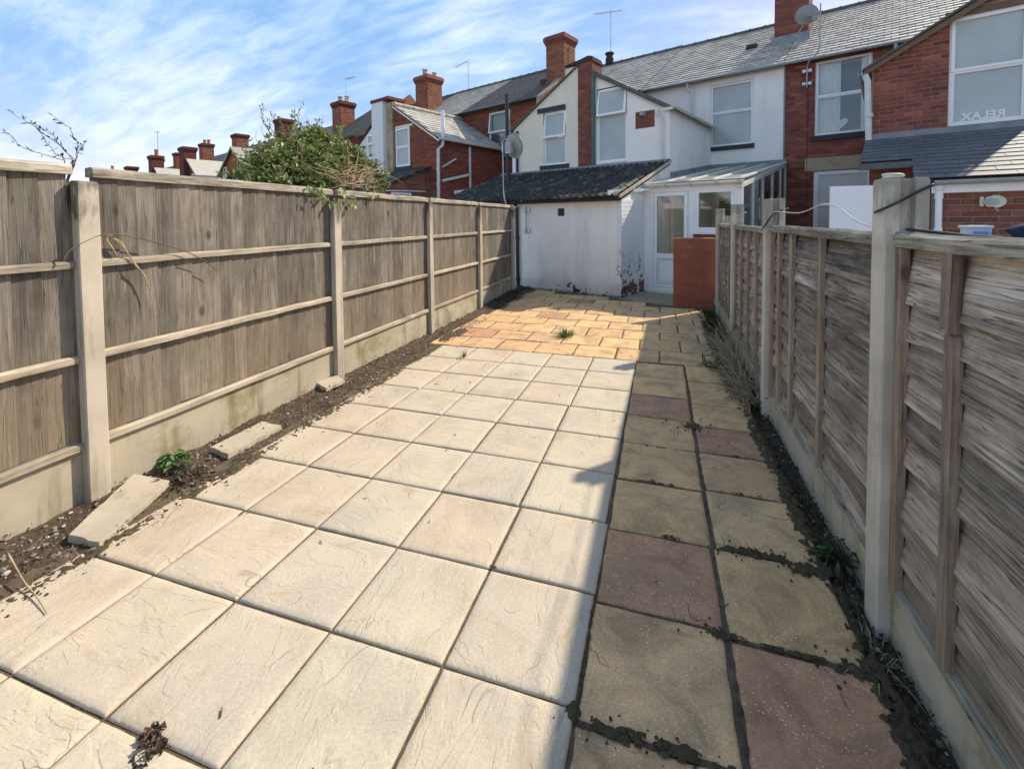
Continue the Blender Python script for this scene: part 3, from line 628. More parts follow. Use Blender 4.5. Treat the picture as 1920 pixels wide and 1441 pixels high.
for bi, (ya, yb, lab) in enumerate(LBAY):
    yc = (ya+yb)/2; L = yb-ya
    rt = empty('boarded_fence', (BX, yc, 0.0), 0, lab, 'fence panel', 'close boarded fence panels')
    y = ya+0.055; k = 0
    while y < yb+0.02:
        yy = min(y, yb-0.05)
        obj('board', BOARDS[R.randrange(8)], rt, (R.uniform(-.002, .002), yy-yc, 0.325+1.445/2+R.uniform(-.006, .004)), (R.uniform(-.003, .003), R.uniform(-.002, .003), 0))
        y += R.uniform(0.094, 0.118) if bi != 0 else R.uniform(0.11, 0.135)
    for z, dp in ((1.283, .040), (0.775, .042), (0.302, .046)):
        mb = MB(); nn = 9; prof = [(0.013, -0.019), (0.013+dp*.75, -0.019), (0.013+dp*.75, 0.010), (0.013+dp*.45, 0.020), (0.013, 0.020)]; vs = []
        for i in range(nn):
            yy = (i/(nn-1)-.5)*(L+0.02); dz = 0.005*noise.noise(Vector((i*.9, z*9, bi)))
            vs += [(px, yy, pz+dz) for px, pz in prof]
        m5 = len(prof)
        mb.add(vs, [(i*m5+a, i*m5+(a+1) % m5, (i+1)*m5+(a+1) % m5, (i+1)*m5+a) for i in range(nn-1) for a in range(m5)] + [tuple(range(m5-1, -1, -1)), tuple((nn-1)*m5+a for a in range(m5))])
        o = mb.build('rail', MT['rail_wood'], rt); o.location = (0, 0, z)
    mb = MB(); nn = 9; vs = []; prof = [(-0.030, 0.0), (0.036, 0.0), (0.036, 0.040), (0.022, 0.056), (-0.030, 0.050)]; m5 = 5
    ext = 0.03 if bi else 0.0
    for i in range(nn):
        yy = (i/(nn-1)-.5)*(L+0.02)+(i/(nn-1))*ext; dz = 0.006*noise.noise(Vector((i*.8, 3, bi*2.2))) + (0.008*(i/(nn-1)) if bi == 0 else 0)
        vs += [(px, yy, pz+dz) for px, pz in prof]
    mb.add(vs, [(i*m5+a, i*m5+(a+1) % m5, (i+1)*m5+(a+1) % m5, (i+1)*m5+a) for i in range(nn-1) for a in range(m5)] + [tuple(range(m5-1, -1, -1)), tuple((nn-1)*m5+a for a in range(m5))])
    o = mb.build('capping', MT['cap_wood'], rt); o.location = (0, 0, 1.752)
    glab = ('concrete gravel board under the nearest boarded panel at the picture edge', 'stained concrete gravel board behind the loose slab piece and green weed', 'concrete gravel board between the second and third posts of the boarded fence', 'streaky pale concrete gravel board between the third and fourth boarded fence posts', 'mossy concrete gravel board under the farthest boarded panel')[bi]
    mb = MB(); c = .006; x0, x1 = -3.012, -2.975; y0, y1 = ya-.012, yb+.012; z0, z1 = -0.10, 0.279
    mb.prism([(x0, y0, z0), (x1, y0, z0), (x1, y0, z1-c), (x1-c, y0, z1), (x0, y0, z1)], (0, y1-y0, 0))
    tag(mb.build('gravel_board', MT['gravel_concrete']), glab, 'gravel board', 'gravel boards of the close boarded fence')

# right fence: waney lap panels between slotted posts
def rfx(y): return 0.757 + max(0.0, y-4.0)*0.0235
RPOST = [(2.02, 'nearest slotted concrete post in the lapped slat fence with a black cable tied round it', 1.64),
         (4.0, 'second slotted concrete post of the lapped slat fence, weeds at its foot', 1.645),
         (6.1, 'third slotted concrete post of the lapped slat fence before the red brick wall', 1.665),
         (8.17, 'farthest slotted concrete post of the lapped slat fence touching the red wall', 1.65)]
for k, (y, lab, h) in enumerate(RPOST):
    o = obj('concrete_post', post_mesh(1, h, 0.104, MT['post_concrete_right'], 330+k), None, (rfx(y), y, 0), (0, R.uniform(-.006, .006), 0))
    tag(o, lab, 'fence post', 'concrete posts of the lapped slat fence')
def slat_mesh(k, L, hgt):
    rg = random.Random(500+k); mb = MB(); n = 22; vs = []; o = rg.uniform(0, 50)
    for i in range(n):
        f = i/(n-1); y = (f-.5)*L
        zb = -hgt/2 + 0.020*noise.noise(Vector((y*2.6+o, k, 0))) + 0.006*noise.noise(Vector((y*9+o, k, 2)))
        zt = hgt/2 + 0.005*noise.noise(Vector((y*2+o, k, 7))); bow = 0.004*noise.noise(Vector((y*3+o, k, 11)))
        vs += [(-0.017+bow, y, zb), (-0.006+bow, y, zb-0.001), (0.016, y, zt), (0.009, y, zt)]
    fs = [(i*4+a, i*4+(a+1) % 4, (i+1)*4+(a+1) % 4, (i+1)*4+a) for i in range(n-1) for a in range(4)] + [(3, 2, 1, 0), (n*4-4, n*4-3, n*4-2, n*4-1)]
    mb.add(vs, fs); return mb.mesh(MT['slat_wood'])
RBAY = [(-0.02, 1.97, 'nearest lapped slat panel with a broken batten and a light gap, at the right edge', (0.06, 1.625-0, 0.85)),
        (2.07, 3.95, 'lapped slat panel with wavy boards between the two nearest slat fence posts', None),
        (4.05, 6.05, 'lapped slat panel behind the bramble, between the second and third slat fence posts', None),
        (6.15, 8.12, 'farthest lapped slat panel, ending at the red brick wall', None)]
for bi, (ya, yb, lab, _) in enumerate(RBAY):
    yc = (ya+yb)/2; L = yb-ya; xa, xb = rfx(ya)+.068, rfx(yb)+.068
    rz = -math.atan2(xb-xa, L)
    rt = empty('lapped_fence', ((xa+xb)/2, yc, 0), rz, lab, 'fence panel', 'lapped slat fence panels')
    ztop = 1.425 if bi < 2 else 1.405 if bi == 2 else 1.40
    SL = [slat_mesh(bi*10+k, L-0.02, 0.158) for k in range(4)]
    z = 0.235; k = 0
    while z < ztop-0.03:
        dz = 0.0; tilt = 0.0
        if bi == 0 and k == 3: tilt = -0.030; dz = -0.022
        if bi == 0 and k == 4: tilt = 0.016; dz = 0.012
        obj('slat', SL[(k*3+bi) % 4], rt, (0.0+R.uniform(-.0015, .0015), 0, z+dz), (tilt+R.uniform(-.006, .006), R.uniform(-.02, .02), 0), (1, R.choice((1, -1)), 1))
        z += R.uniform(0.112, 0.124); k += 1
    obj('slat', SL[(k+bi) % 4], rt, (0.004, 0, ztop-0.088), (0, 0.01, 0))
    ys = [-L/2+0.025, -L/2+L*0.27, -L/2+L*0.5, -L/2+L*0.74, L/2-0.025]
    if bi == 0: ys = [-L/2+0.025, -L/2+0.75, 1.64-yc, L/2-0.025]
    if bi == 1: ys = [-L/2+0.025, 2.79-yc, 3.36-yc, L/2-0.42+.15, L/2-0.025]
    for q, yy in enumerate(ys):
        mb = MB(); w = .020 if abs(yy) > L/2-0.03 else .0225; x0 = -0.034
        if bi == 0 and q == 2:       # broken batten, split into two pieces
            mb.prism([(x0, yy-w, .17), (x0, yy+w, .17), (x0, yy+w, 1.155), (x0, yy, 1.165), (x0, yy-w, 1.145)], (.026, 0, 0))
            mb.prism([(x0-.012, yy-w+.004, 1.165), (x0-.012, yy+.002, 1.18), (x0-.010, yy+w+.004, 1.17), (x0-.004, yy+w+.012, ztop-.03), (x0-.004, yy-w+.004, ztop-.03)], (.028, 0, 0))
        else:
            b2 = R.uniform(-.008, .008)
            mb.prism([(x0, yy-w, .165), (x0, yy+w, .165), (x0, yy+w+b2, .8), (x0, yy+w, ztop-.032), (x0, yy-w, ztop-.032), (x0, yy-w+b2, .8)], (.026, 0, 0))
        mb.build('batten', MT['batten_wood'], rt)
    mb = MB(); nn = 12; m5 = 5; vs = []; prof = [(-0.040, -0.030), (0.022, -0.030), (0.022, 0.018), (-0.030, 0.022), (-0.042, 0.010)]
    for i in range(nn):
        yy = (i/(nn-1)-.5)*(L-.004); dz = 0.006*noise.noise(Vector((i*.7, 9, bi)))
        vs += [(px, yy, pz+dz) for px, pz in prof]
    mb.add(vs, [(i*m5+a, i*m5+(a+1) % m5, (i+1)*m5+(a+1) % m5, (i+1)*m5+a) for i in range(nn-1) for a in range(m5)] + [tuple(range(m5-1, -1, -1)), tuple((nn-1)*m5+a for a in range(m5))])
    o = mb.build('capping', MT['cap_wood'], rt); o.location = (0, 0, ztop)
    mb = MB(); mb.box(-0.030, -0.004, -L/2, L/2, 0.148, 0.178); mb.build('bottom_rail', MT['cap_wood'], rt)
    glab = ('algae stained concrete gravel board below the nearest lapped panel', 'concrete gravel board between the two nearest slat fence posts', 'concrete gravel board behind the dead bramble stems', 'mossy gravel board by the red brick wall')[bi]
    mb = MB(); c = .006; mb.prism([(-.018, -L/2-.012, -.13), (.018, -L/2-.012, -.13), (.018, -L/2-.012, .145), (-.018+c, -L/2-.012, .145), (-.018, -L/2-.012, .145-c)], (0, L+.024, 0))
    o = mb.build('gravel_board', MT['gravel_concrete_right']); o.location = ((xa+xb)/2-.004, yc, 0); o.rotation_euler = (0, 0, rz)
    tag(o, glab, 'gravel board', 'gravel boards of the lapped slat fence')

# ------------------------------------------------------------------ builders for the terrace (u, v, z coordinates)
def cells(a0, a1, b0, b1, holes):
    xs = sorted({a0, a1, *[min(max(h[i], a0), a1) for h in holes for i in (0, 1)]})
    zs = sorted({b0, b1, *[min(max(h[i], b0), b1) for h in holes for i in (2, 3)]})
    for i in range(len(xs)-1):
        for j in range(len(zs)-1):
            cx, cz = (xs[i]+xs[i+1])/2, (zs[j]+zs[j+1])/2
            if not any(h[0] < cx < h[1] and h[2] < cz < h[3] for h in holes): yield xs[i], xs[i+1], zs[j], zs[j+1]
def wall_v(mb, u0, u1, z0, z1, v, holes=(), depth=0.13, gable=None):
    for a, b_, c, d in cells(u0, u1, z0, z1, holes): mb.add([(a, v, c), (b_, v, c), (b_, v, d), (a, v, d)], [(0, 1, 2, 3)])
    for a, b_, c, d in holes:
        mb.add([(a, v, c), (b_, v, c), (b_, v, d), (a, v, d), (a, v+depth, c), (b_, v+depth, c), (b_, v+depth, d), (a, v+depth, d)], [(0, 4, 5, 1), (1, 5, 6, 2), (3, 7, 4, 0)] + ([(2, 6, 7, 3)] if d < z1-.001 else []))
    if gable: mb.add([(u, v, z) for u, z in gable], [tuple(range(len(gable)))])
    return mb
def wall_u(mb, v0, v1, z0, z1, u, holes=(), depth=0.13, sgn=-1):
    for a, b_, c, d in cells(v0, v1, z0, z1, holes): mb.add([(u, a, c), (u, b_, c), (u, b_, d), (u, a, d)], [(0, 1, 2, 3)])
    for a, b_, c, d in holes:
        w = u+sgn*depth
        mb.add([(u, a, c), (u, b_, c), (u, b_, d), (u, a, d), (w, a, c), (w, b_, c), (w, b_, d), (w, a, d)], [(0, 4, 5, 1), (1, 5, 6, 2), (2, 6, 7, 3), (3, 7, 4, 0)])
    return mb
def brick_rects(a0, a1, b0, b1, holes=(), clip=None, ch=0.075, bl=0.2245, gap=0.010, seed=1):
    rg = random.Random(seed); z = b0; k = 0; out = []
    while z < b1-0.03:
        zt = min(z+ch-gap, b1); zm = (z+zt)/2; lo, hi = (a0, a1) if clip is None else clip(zm)
        lo, hi = max(lo, a0), min(hi, a1)
        a = a0 - (bl/2 if k % 2 else 0) - rg.uniform(0, .01)
        while a < hi:
            e = a+bl-gap; segs = [(max(a, lo), min(e, hi))]
            for h in holes:
                if h[2] < zm < h[3]:
                    ns = []
                    for p, q in segs:
                        if q <= h[0] or p >= h[1]: ns.append((p, q))
                        else:
                            if p < h[0]: ns.append((p, h[0]-.003))
                            if q > h[1]: ns.append((h[1]+.003, q))
                    segs = ns
            for p, q in segs:
                if q-p > 0.025: out.append((p, q, z, zt, rg.random()))
            a += bl
        z += ch; k += 1
    return out
def bricks_v(mb, rects, v, proud=0.007):
    for p, q, c, d, t in rects: mb.box(p, q, v-proud, v+0.004, c, d, t)
def bricks_u(mb, rects, u, proud=0.007):
    for p, q, c, d, t in rects: mb.box(u-0.004, u+proud, p, q, c, d, t)
UNIT = {}
def unit_brick(mat):
    if mat not in UNIT:
        mb = MB(); b_ = 0.04
        mb.add([(-.5+b_*.3, -.5, -.5+b_), (.5-b_*.3, -.5, -.5+b_), (.5-b_*.3, -.5, .5-b_), (-.5+b_*.3, -.5, .5-b_), (-.5, -.25, -.5), (.5, -.25, -.5), (.5, -.25, .5), (-.5, -.25, .5), (-.5, .5, -.5), (.5, .5, -.5), (.5, .5, .5), (-.5, .5, .5)],
               [(0, 1, 2, 3), (0, 4, 5, 1), (1, 5, 6, 2), (2, 6, 7, 3), (3, 7, 4, 0), (4, 8, 9, 5), (5, 9, 10, 6), (6, 10, 11, 7), (7, 11, 8, 4)])
        UNIT[mat] = mb.mesh(MT[mat])
    return UNIT[mat]
def brick_objs(parent, rects, v, mat, proud=0.009, dep=0.03):
    o_ = OFF[parent.name]
    for p, q, c, d, t in rects:
        obj('brick', unit_brick(mat), parent, ((p+q)/2-o_[0], v-proud+dep/2-o_[1]+R.uniform(-.002, .002), (c+d)/2-o_[2]), (0, R.uniform(-.006, .006), R.uniform(-.01, .01)), (q-p, dep, d-c))
def slates(mb, u0, u1, va, za, vb, zb, w=0.25, gauge=0.19, seed=1, lift=0.012, uf=None):
    rg = random.Random(seed); L = math.hypot(vb-va, zb-za); dv, dz = (vb-va)/L, (zb-za)/L; n = int(L/gauge)+1
    for r in range(n):
        s0 = r*gauge; s1 = min(s0+gauge*1.25, L); u = u0 - (w/2 if r % 2 else 0)
        lo, hi = (u0, u1) if uf is None else uf((s0+.5*gauge)/L)
        while u < hi:
            a, b_ = max(u+.005, lo), min(u+w-.005, hi); u += w
            if b_-a < 0.03: continue
            j = rg.uniform(-.006, .006); l0 = lift+rg.uniform(-.003, .004); sA = s0+j
            p = lambda uu, s, l: (uu, va+dv*s-dz*l, za+dz*s+dv*l)
            vs = [p(a, sA, l0), p(b_, sA, l0), p(b_, s1, .002), p(a, s1, .002), p(a, sA, 0), p(b_, sA, 0)]
            mb.add(vs, [(0, 1, 2, 3), (4, 5, 1, 0)], rg.random())
    return mb
def roof_sheet(mb, u0, u1, va, za, vb, zb, th=0.05):
    return mb.add([(u0, va, za), (u1, va, za), (u1, vb, zb), (u0, vb, zb), (u0, va, za-th), (u1, va, za-th), (u1, vb, zb-th), (u0, vb, zb-th)],
                  [(0, 1, 2, 3), (7, 6, 5, 4), (0, 4, 5, 1), (1, 5, 6, 2), (2, 6, 7, 3), (3, 7, 4, 0)])
def frame_v(mb, u0, u1, z0, z1, v, fw, d0=0.0, d1=0.06, t=0.0):
    mb.box(u0, u1, v+d0, v+d1, z1-fw, z1, t); mb.box(u0, u1, v+d0, v+d1, z0, z0+fw, t)
    mb.box(u0, u0+fw, v+d0, v+d1, z0+fw, z1-fw, t); mb.box(u1-fw, u1, v+d0, v+d1, z0+fw, z1-fw, t)
def window(parent, u0, u1, z0, z1, v, trans=None, fw=0.055, pane='glass_frosted', sill=None, tilt=0.0, recess=0.05, mat='upvc', sillmat='sill_dark', sash_lo=True):
    """a window part with panes, sash and sill as sub-parts"""
    vv = v+recess; fr = MB(); frame_v(fr, u0, u1, z0, z1, vv, fw)
    if trans: fr.box(u0+fw, u1-fw, vv, vv+.06, trans-fw*.45, trans+fw*.45)
    w = fr.build('window', MT[mat], parent)
    def pn(a, b_, c, d, off=0.028):
        q = MB(); q.box(a, b_, vv+off, vv+off+.006, c, d); q.build('pane', MT[pane], w)
    lo = trans-fw*.45 if trans else z1-fw
    pn(u0+fw, u1-fw, z0+fw, lo)
    if trans:
        a, b_, c, d = u0+fw*.35, u1-fw*.35, trans+fw*.1, z1-fw*.35
        if tilt:
            s = MB(); h = d-c; s2 = 0.05
            def P(u, z, o): f = (d-z)/h; return (u, vv-0.012-tilt*f+o, z-0.02*f)
            for x0, x1, y0, y1 in ((a, b_, d-s2, d), (a, b_, c, c+s2), (a, a+s2, c+s2, d-s2), (b_-s2, b_, c+s2, d-s2)):
                s.add([P(x0, y0, 0), P(x1, y0, 0), P(x1, y1, 0), P(x0, y1, 0), P(x0, y0, .045), P(x1, y0, .045), P(x1, y1, .045), P(x0, y1, .045)], [(0, 1, 2, 3), (7, 6, 5, 4), (0, 4, 5, 1), (1, 5, 6, 2), (2, 6, 7, 3), (3, 7, 4, 0)])
            s.build('sash', MT[mat], w)
            q = MB(); q.add([P(a+s2, c+s2, .02), P(b_-s2, c+s2, .02), P(b_-s2, d-s2, .02), P(a+s2, d-s2, .02)], [(0, 1, 2, 3)]); q.build('pane', MT[pane], w)
        else:
            s = MB(); frame_v(s, a, b_, c, d, vv, 0.045, -0.014, -0.001); s.build('sash', MT[mat], w)
            pn(u0+fw, u1-fw, trans+fw*.45, z1-fw)
    if sill:
        s = MB(); ov, hh = sill; s.box(u0-ov, u1+ov, v-.055, vv+.05, z0-hh, z0-.004); s.build('sill', MT[sillmat], w)
    return w
def pipe(parent, pts, r, mat, name='downpipe', n=10, collars=()):
    mb = MB(); mb.tube(pts, r, n)
    for p in collars: mb.tube([(p[0], p[1], p[2]-.03), (p[0], p[1], p[2]+.03)], r*1.22, n)
    return mb.build(name, MT[mat], parent, smooth=False)
def gutter(parent, p, q, mat='grey_plastic', r=0.055, name='gutter'):
    p, q = Vector(p), Vector(q); d = (q-p).normalized(); s = Vector((0, 0, 1)).cross(d).normalized(); mb = MB(); n = 9; vs = []
    for e in (p, q):
        for k in range(n):
            a = math.pi*k/(n-1); vs.append(e + s*math.cos(a)*r - Vector((0, 0, 1))*math.sin(a)*r)
        for k in range(n-1, -1, -1):
            a = math.pi*k/(n-1); vs.append(e + s*math.cos(a)*(r-.008) - Vector((0, 0, 1))*math.sin(a)*(r-.008))
    m2 = 2*n
    mb.add(vs, [(k, (k+1) % m2, m2+(k+1) % m2, m2+k) for k in range(m2)] + [tuple(range(m2)), tuple(range(2*m2-1, m2-1, -1))])
    return mb.build(name, MT[mat], parent)
def chimney(parent, u0, u1, v0, v1, z0, z1, mat='brick_red', pots=(), corbel=True, seed=1, mort='mortar_dark', cap='brick_dark', potmat='clay_pale'):
    c = MB(); c.box(u0, u1, v0, v1, z0, z1); st = c.build('chimney', MT[mort], parent)
    b_ = MB(); zt = z1-0.30 if corbel else z1-.02
    bricks_v(b_, brick_rects(u0, u1, z0, zt, seed=seed), v0); bricks_u(b_, brick_rects(v0, v1, z0, zt, seed=seed+1), u1)
    b_.build('brickwork', MT[mat], st, kind='stuff', fix=False)
    if corbel:
        k = MB()
        for i, (ov, h) in enumerate(((.03, .075), (.06, .075), (.09, .14), (.05, .05))):
            zz = z1-.30+sum(x for _, x in ((.03, .075), (.06, .075), (.09, .14), (.05, .05))[:i])
            k.box(u0-ov, u1+ov, v0-ov, v1+ov, zz, zz+h-.004, R.random())
        k.build('corbel', MT[cap], st)
    for (pu, pv, r, h) in pots:
        q = MB(); q.lathe([(r*1.15, 0), (r*1.1, .05), (r, .06), (r*.9, h-.07), (r*1.12, h-.05), (r*1.12, h), (r*.75, h), (r*.7, h-.2)], (pu, pv, z1+.03), 12)
        q.build('pot', MT[potmat], st)
    return st

# ------------------------------------------------------------------ white rendered house (straight ahead)
wh = hroot('white_house', 0, 5.62, 'white rendered terraced house with a narrow rear wing and slate roof, straight ahead', 'house', 'houses of the brick terrace')
mb = MB(); wall_v(mb, -2.0, 1.785, 0, 5.42, 5.62, [(-0.04, 1.06, 3.50, 5.22), (0.95, 1.70, 0.1, 2.05)]); mb.build('rear_wall', MT['render_white'], wh)
mb = MB(); mb.box(1.10, 1.775, 5.595, 5.618, 2.95, 5.30); mb.build('render_panel', MT['render_white'], wh)
mb = MB(); mb.box(1.785, 1.815, 5.585, 5.66, 0, 5.40); mb.build('movement_joint', MT['lead'], wh)
window(wh, -0.04, 1.06, 3.50, 5.22, 5.62, 4.42, pane='glass_frosted', sill=(.05, .12), recess=.06, fw=.06)
# rear wing
mb = MB(); wall_v(mb, -1.98, 0.0, 2.3, 4.05, 2.44, [(-1.87, -1.05, 2.93, 4.05)], depth=.1)
mb.add([(-1.98, 2.44, 4.05), (-1.87, 2.44, 4.05), (-1.87, 2.44, 4.78), (-1.98, 2.44, 4.78)], [(0, 1, 2, 3)])
mb.add([(-1.98, 2.44, 4.78), (-1.05, 2.44, 4.78), (-1.98, 2.44, 5.24)], [(0, 1, 2)]); mb.add([(-1.05, 2.44, 4.05), (0, 2.44, 4.05), (-1.05, 2.44, 4.68), (-1.05, 2.44, 4.5)], [(0, 1, 2, 3)])
mb.add([(-1.05, 2.44, 4.68), (-1.05, 2.44, 4.78), (-1.21, 2.44, 4.78)], [(0, 1, 2)])
wall_u(mb, 2.44, 5.62, 0, 4.05, 0.0)
mb.build('rear_wing_wall', MT['render_white'], wh)
window(wh, -1.87, -1.05, 2.93, 4.76, 2.44, 4.10, tilt=.10, sill=(.0, .05), sillmat='upvc_dirty', recess=.03)
mb = MB(); mb.box(-.83, -.35, 2.4385, 2.439, 3.65, 4.05); mb.build('patch_mortar', MT['mortar_dark'], wh); mb = MB(); bricks_v(mb, brick_rects(-0.82, -0.36, 3.66, 4.05, seed=5), 2.44, .006); mb.build('brick_patch', MT['brick_brown'], wh, kind='stuff')
q = MB(); q.tube([(-.60, 2.5, 3.97), (-.62, 2.28, 3.97)], .05, 12, cap=False); q.tube([(-.60, 2.5, 3.97), (-.62, 2.29, 3.97)], .044, 12); q.build('flue', MT['grey_plastic'], wh)
pipe(wh, [(-.27, 2.39, 4.02), (-.27, 2.36, 3.93), (-.15, 2.36, 3.82), (-.13, 2.37, 2.9)], .036, 'pale_pipe', collars=[(-.13, 2.37, 3.7)])
pipe(wh, [(-1.94, 2.38, 5.14), (-1.94, 2.38, 2.84)], .052, 'green_paint', 'soil_pipe', collars=[(-1.94, 2.38, 4.2)])
mb = MB()   # wing roof, falling to the right
mb.add([(-2.0, 2.36, 5.30), (0.10, 2.36, 4.04), (0.10, 5.6, 4.04), (-2.0, 5.9, 5.30), (-2.0, 2.36, 5.24), (0.10, 2.36, 3.985), (0.10, 5.6, 3.985), (-2.0, 5.9, 5.24)], [(0, 1, 2, 3), (7, 6, 5, 4), (0, 4, 5, 1), (1, 5, 6, 2), (3, 7, 4, 0)])
mb.build('wing_roof', MT['slate_dark'], wh)
mb = MB(); mb.prism([(-2.0, 2.352, 5.175), (.08, 2.352, 3.93), (.08, 2.352, 3.99), (-2.0, 2.352, 5.235)], (0, .03, 0)); mb.build('verge', MT['slate_dark'], wh)
gutter(wh, (0.14, 2.30, 4.04), (0.14, 5.60, 4.02), 'pale_pipe', .05)
mb = MB(); mb.box(-.12, .12, 2.30, 2.36, 3.96, 4.02); mb.build('bargeboard_end', MT['pale_pipe'], wh)
def main_roof(parent, u0, u1, ze, zr, mat, seed, vr=9.0, w=.28, gz=.215, ridge=True):
    mb = MB(); roof_sheet(mb, u0, u1, 5.44, ze, vr, zr, .06); roof_sheet(mb, u0, u1, 2*vr-5.44, ze, vr, zr, .06)
    r = mb.build('roof', MT['slate_dark'], parent)
    s = MB(); slates(s, u0, u1, 5.42, ze-.005, vr, zr, w, gz, seed, .026); s.build('slates', MT[mat], r, kind='stuff', fix=False)
    if ridge:
        k = MB(); u = u0
        while u < u1-.02:
            e = min(u+.45, u1)
            k.tube([(u+.005, vr, zr+.0), (e-.03, vr, zr+.0)], .085, 8, R.random()); k.tube([(e-.035, vr, zr+.005), (e, vr, zr+.005)], .10, 8, R.random()); u += .45
        k.build('ridge_tiles', MT['slate_dark'], r, kind='stuff')
    return r
main_roof(wh, -2.0, 1.80, 5.40, 7.68, 'slate_old', 3)
gutter(wh, (-2.0, 5.40, 5.40), (1.80, 5.40, 5.40))
pipe(wh, [(-.62, 5.42, 5.36), (-.62, 5.50, 5.22), (-.50, 5.52, 5.12), (-.50, 5.52, 4.35)], .035, 'pale_pipe', collars=[(-.50, 5.52, 4.75)])
mb = MB(); mb.box(.55, .85, 7.05, 7.4, 6.43, 6.60); mb.build('roof_vent', MT['soot_cap'], wh)
chimney(wh, 1.30, 2.12, 7.0, 7.8, 6.2, 8.6, 'brick_brown', seed=31)
mb = MB(); mb.box(1.24, 2.18, 6.88, 7.0, 6.32, 6.58); mb.build('flashing', MT['lead'], wh)

# ------------------------------------------------------------------ red brick house on the right
rh = hroot('brick_house', 3.7, 5.62, 'dark red brick terraced house with white windows and net curtains, right of the white house', 'house', 'houses of the brick terrace')
holes = [(2.45, 3.57, 3.52, 5.34), (2.45, 3.62, 1.1, 2.64)]
mb = MB(); wall_v(mb, 1.815, 5.62, 0, 5.42, 5.622, holes); mb.build('rear_wall', MT['mortar_dark'], rh)
mb = MB(); bricks_v(mb, brick_rects(1.815, 3.75, 0.9, 5.38, [holes[0], holes[1], (2.26, 3.75, 2.64, 2.98)], seed=7), 5.622); mb.build('brickwork', MT['brick_maroon'], rh, kind='stuff', fix=False)
mb = MB(); mb.box(2.26, 3.70, 5.60, 5.66, 2.655, 2.975); mb.build('lintel', MT['stone_lintel'], rh)
w1 = window(rh, 2.45, 3.57, 3.52, 5.34, 5.622, 4.46, pane='glass_clear', sill=(.08, .13), recess=.045, fw=.06)
w2 = window(rh, 2.45, 3.62, 1.1, 2.64, 5.622, 1.82, pane='glass_frosted', recess=.02, fw=.10)
def curtain(parent, u0, u1, z0, z1, v, mat, amp=.018, n=40):
    mb = MB(); vs = []
    for k in range(n):
        u = u0+(u1-u0)*k/(n-1); o = amp*math.sin(k*1.25)+amp*.4*math.sin(k*.53)
        vs += [(u, v+o, z0), (u, v+o, z1)]
    mb.add(vs, [(2*k, 2*k+2, 2*k+3, 2*k+1) for k in range(n-1)]); return mb.build('curtain', MT[mat], parent, smooth=True, fix=False)
curtain(w1, 2.50, 2.96, 3.56, 5.30, 5.80, 'curtain'); curtain(w1, 3.36, 3.56, 3.56, 5.30, 5.80, 'curtain', n=18)
mb = MB(); mb.box(2.3, 3.7, 6.5, 6.52, 3.3, 5.4); mb.build('room_wall', MT['room_grey'], rh)
hb = MB(); pts = []   # paper heart hanging in the window
for k in range(28):
    a = 2*math.pi*k/28; pts.append((2.98+.0095*16*math.sin(a)**3*.9, 5.765, 3.80+.0085*(13*math.cos(a)-5*math.cos(2*a)-2*math.cos(3*a)-math.cos(4*a))))
hb.prism(pts, (0, .006, 0)); ht = hb.build('heart', MT['white_card']); ht.location = A0; ht.rotation_euler = (0, 0, -TH)
tag(ht, 'white paper heart standing in the net curtained window', 'decoration')
# rear wing of the right house
RW = 3.66
def rclip(z): return (RW + max(0, (z-4.15)/0.585), 5.62)
wh_hole = (4.66, 5.56, 2.98, 4.74)
mb = MB(); wall_v(mb, RW, 5.62, 2.2, 4.15, 2.44, [(4.66, 5.56, 2.98, 4.15)], depth=.1)
mb.add([(RW, 2.44, 4.15), (4.66, 2.44, 4.15), (4.66, 2.44, 4.73)], [(0, 1, 2)]); mb.add([(4.66, 2.44, 4.74), (5.62, 2.44, 4.74), (5.62, 2.44, 5.30), (4.66, 2.44, 4.735)], [(0, 1, 2, 3)])
mb.add([(5.56, 2.44, 4.15), (5.62, 2.44, 4.15), (5.62, 2.44, 4.74), (5.56, 2.44, 4.74)], [(0, 1, 2, 3)])
mb.build('rear_wing_wall', MT['mortar'], rh)
br = brick_rects(RW+.01, 5.62, 2.92, 5.28, [(4.66, 5.56, 2.85, 4.84)], lambda z: (RW+.02+max(0, (z-4.10)/0.585), 5.62), seed=9)
brick_objs(rh, br, 2.44, 'brick_maroon')
mb = MB(); mb.box(4.60, 5.62, 2.425, 2.47, 4.745, 4.84); mb.build('lintel', MT['brown_fascia'], rh)
w3 = window(rh, 4.66, 5.56, 2.98, 4.74, 2.44, 3.86, pane='glass_frosted', sill=(.06, .16), recess=.03, fw=.07)
mb = MB(); mb.prism([(RW-.10, 2.33, 4.02), (5.75, 2.33, 5.255), (5.75, 2.33, 5.345), (RW-.10, 2.33, 4.11)], (0, .03, 0)); mb.build('bargeboard', MT['brown_fascia'], rh)
mb = MB(); mb.add([(RW-.14, 2.30, 4.09), (5.70, 2.30, 5.36), (5.70, 5.7, 5.36), (RW-.14, 5.7, 4.09), (RW-.14, 2.30, 4.13), (5.70, 2.30, 5.40), (5.70, 5.7, 5.40), (RW-.14, 5.7, 4.13)], [(0, 1, 2, 3), (4, 5, 6, 7), (0, 1, 5, 4), (0, 4, 7, 3), (3, 2, 6, 7), (1, 2, 6, 5)]); mb.build('wing_roof', MT['slate_dark'], rh)
mb = MB(); wall_u(mb, 2.44, 5.62, 0, 4.12, RW); mb.build('rear_wing_side', MT['brick_brown'], rh)
pipe(rh, [(RW-.10, 2.34, 4.02), (RW-.06, 2.33, 3.9), (RW-.03, 2.33, 2.86)], .05, 'pale_pipe', collars=[(RW-.03, 2.33, 3.3)])
gutter(rh, (RW-.15, 2.26, 4.07), (RW-.15, 5.60, 4.07), 'grey_plastic', .06)
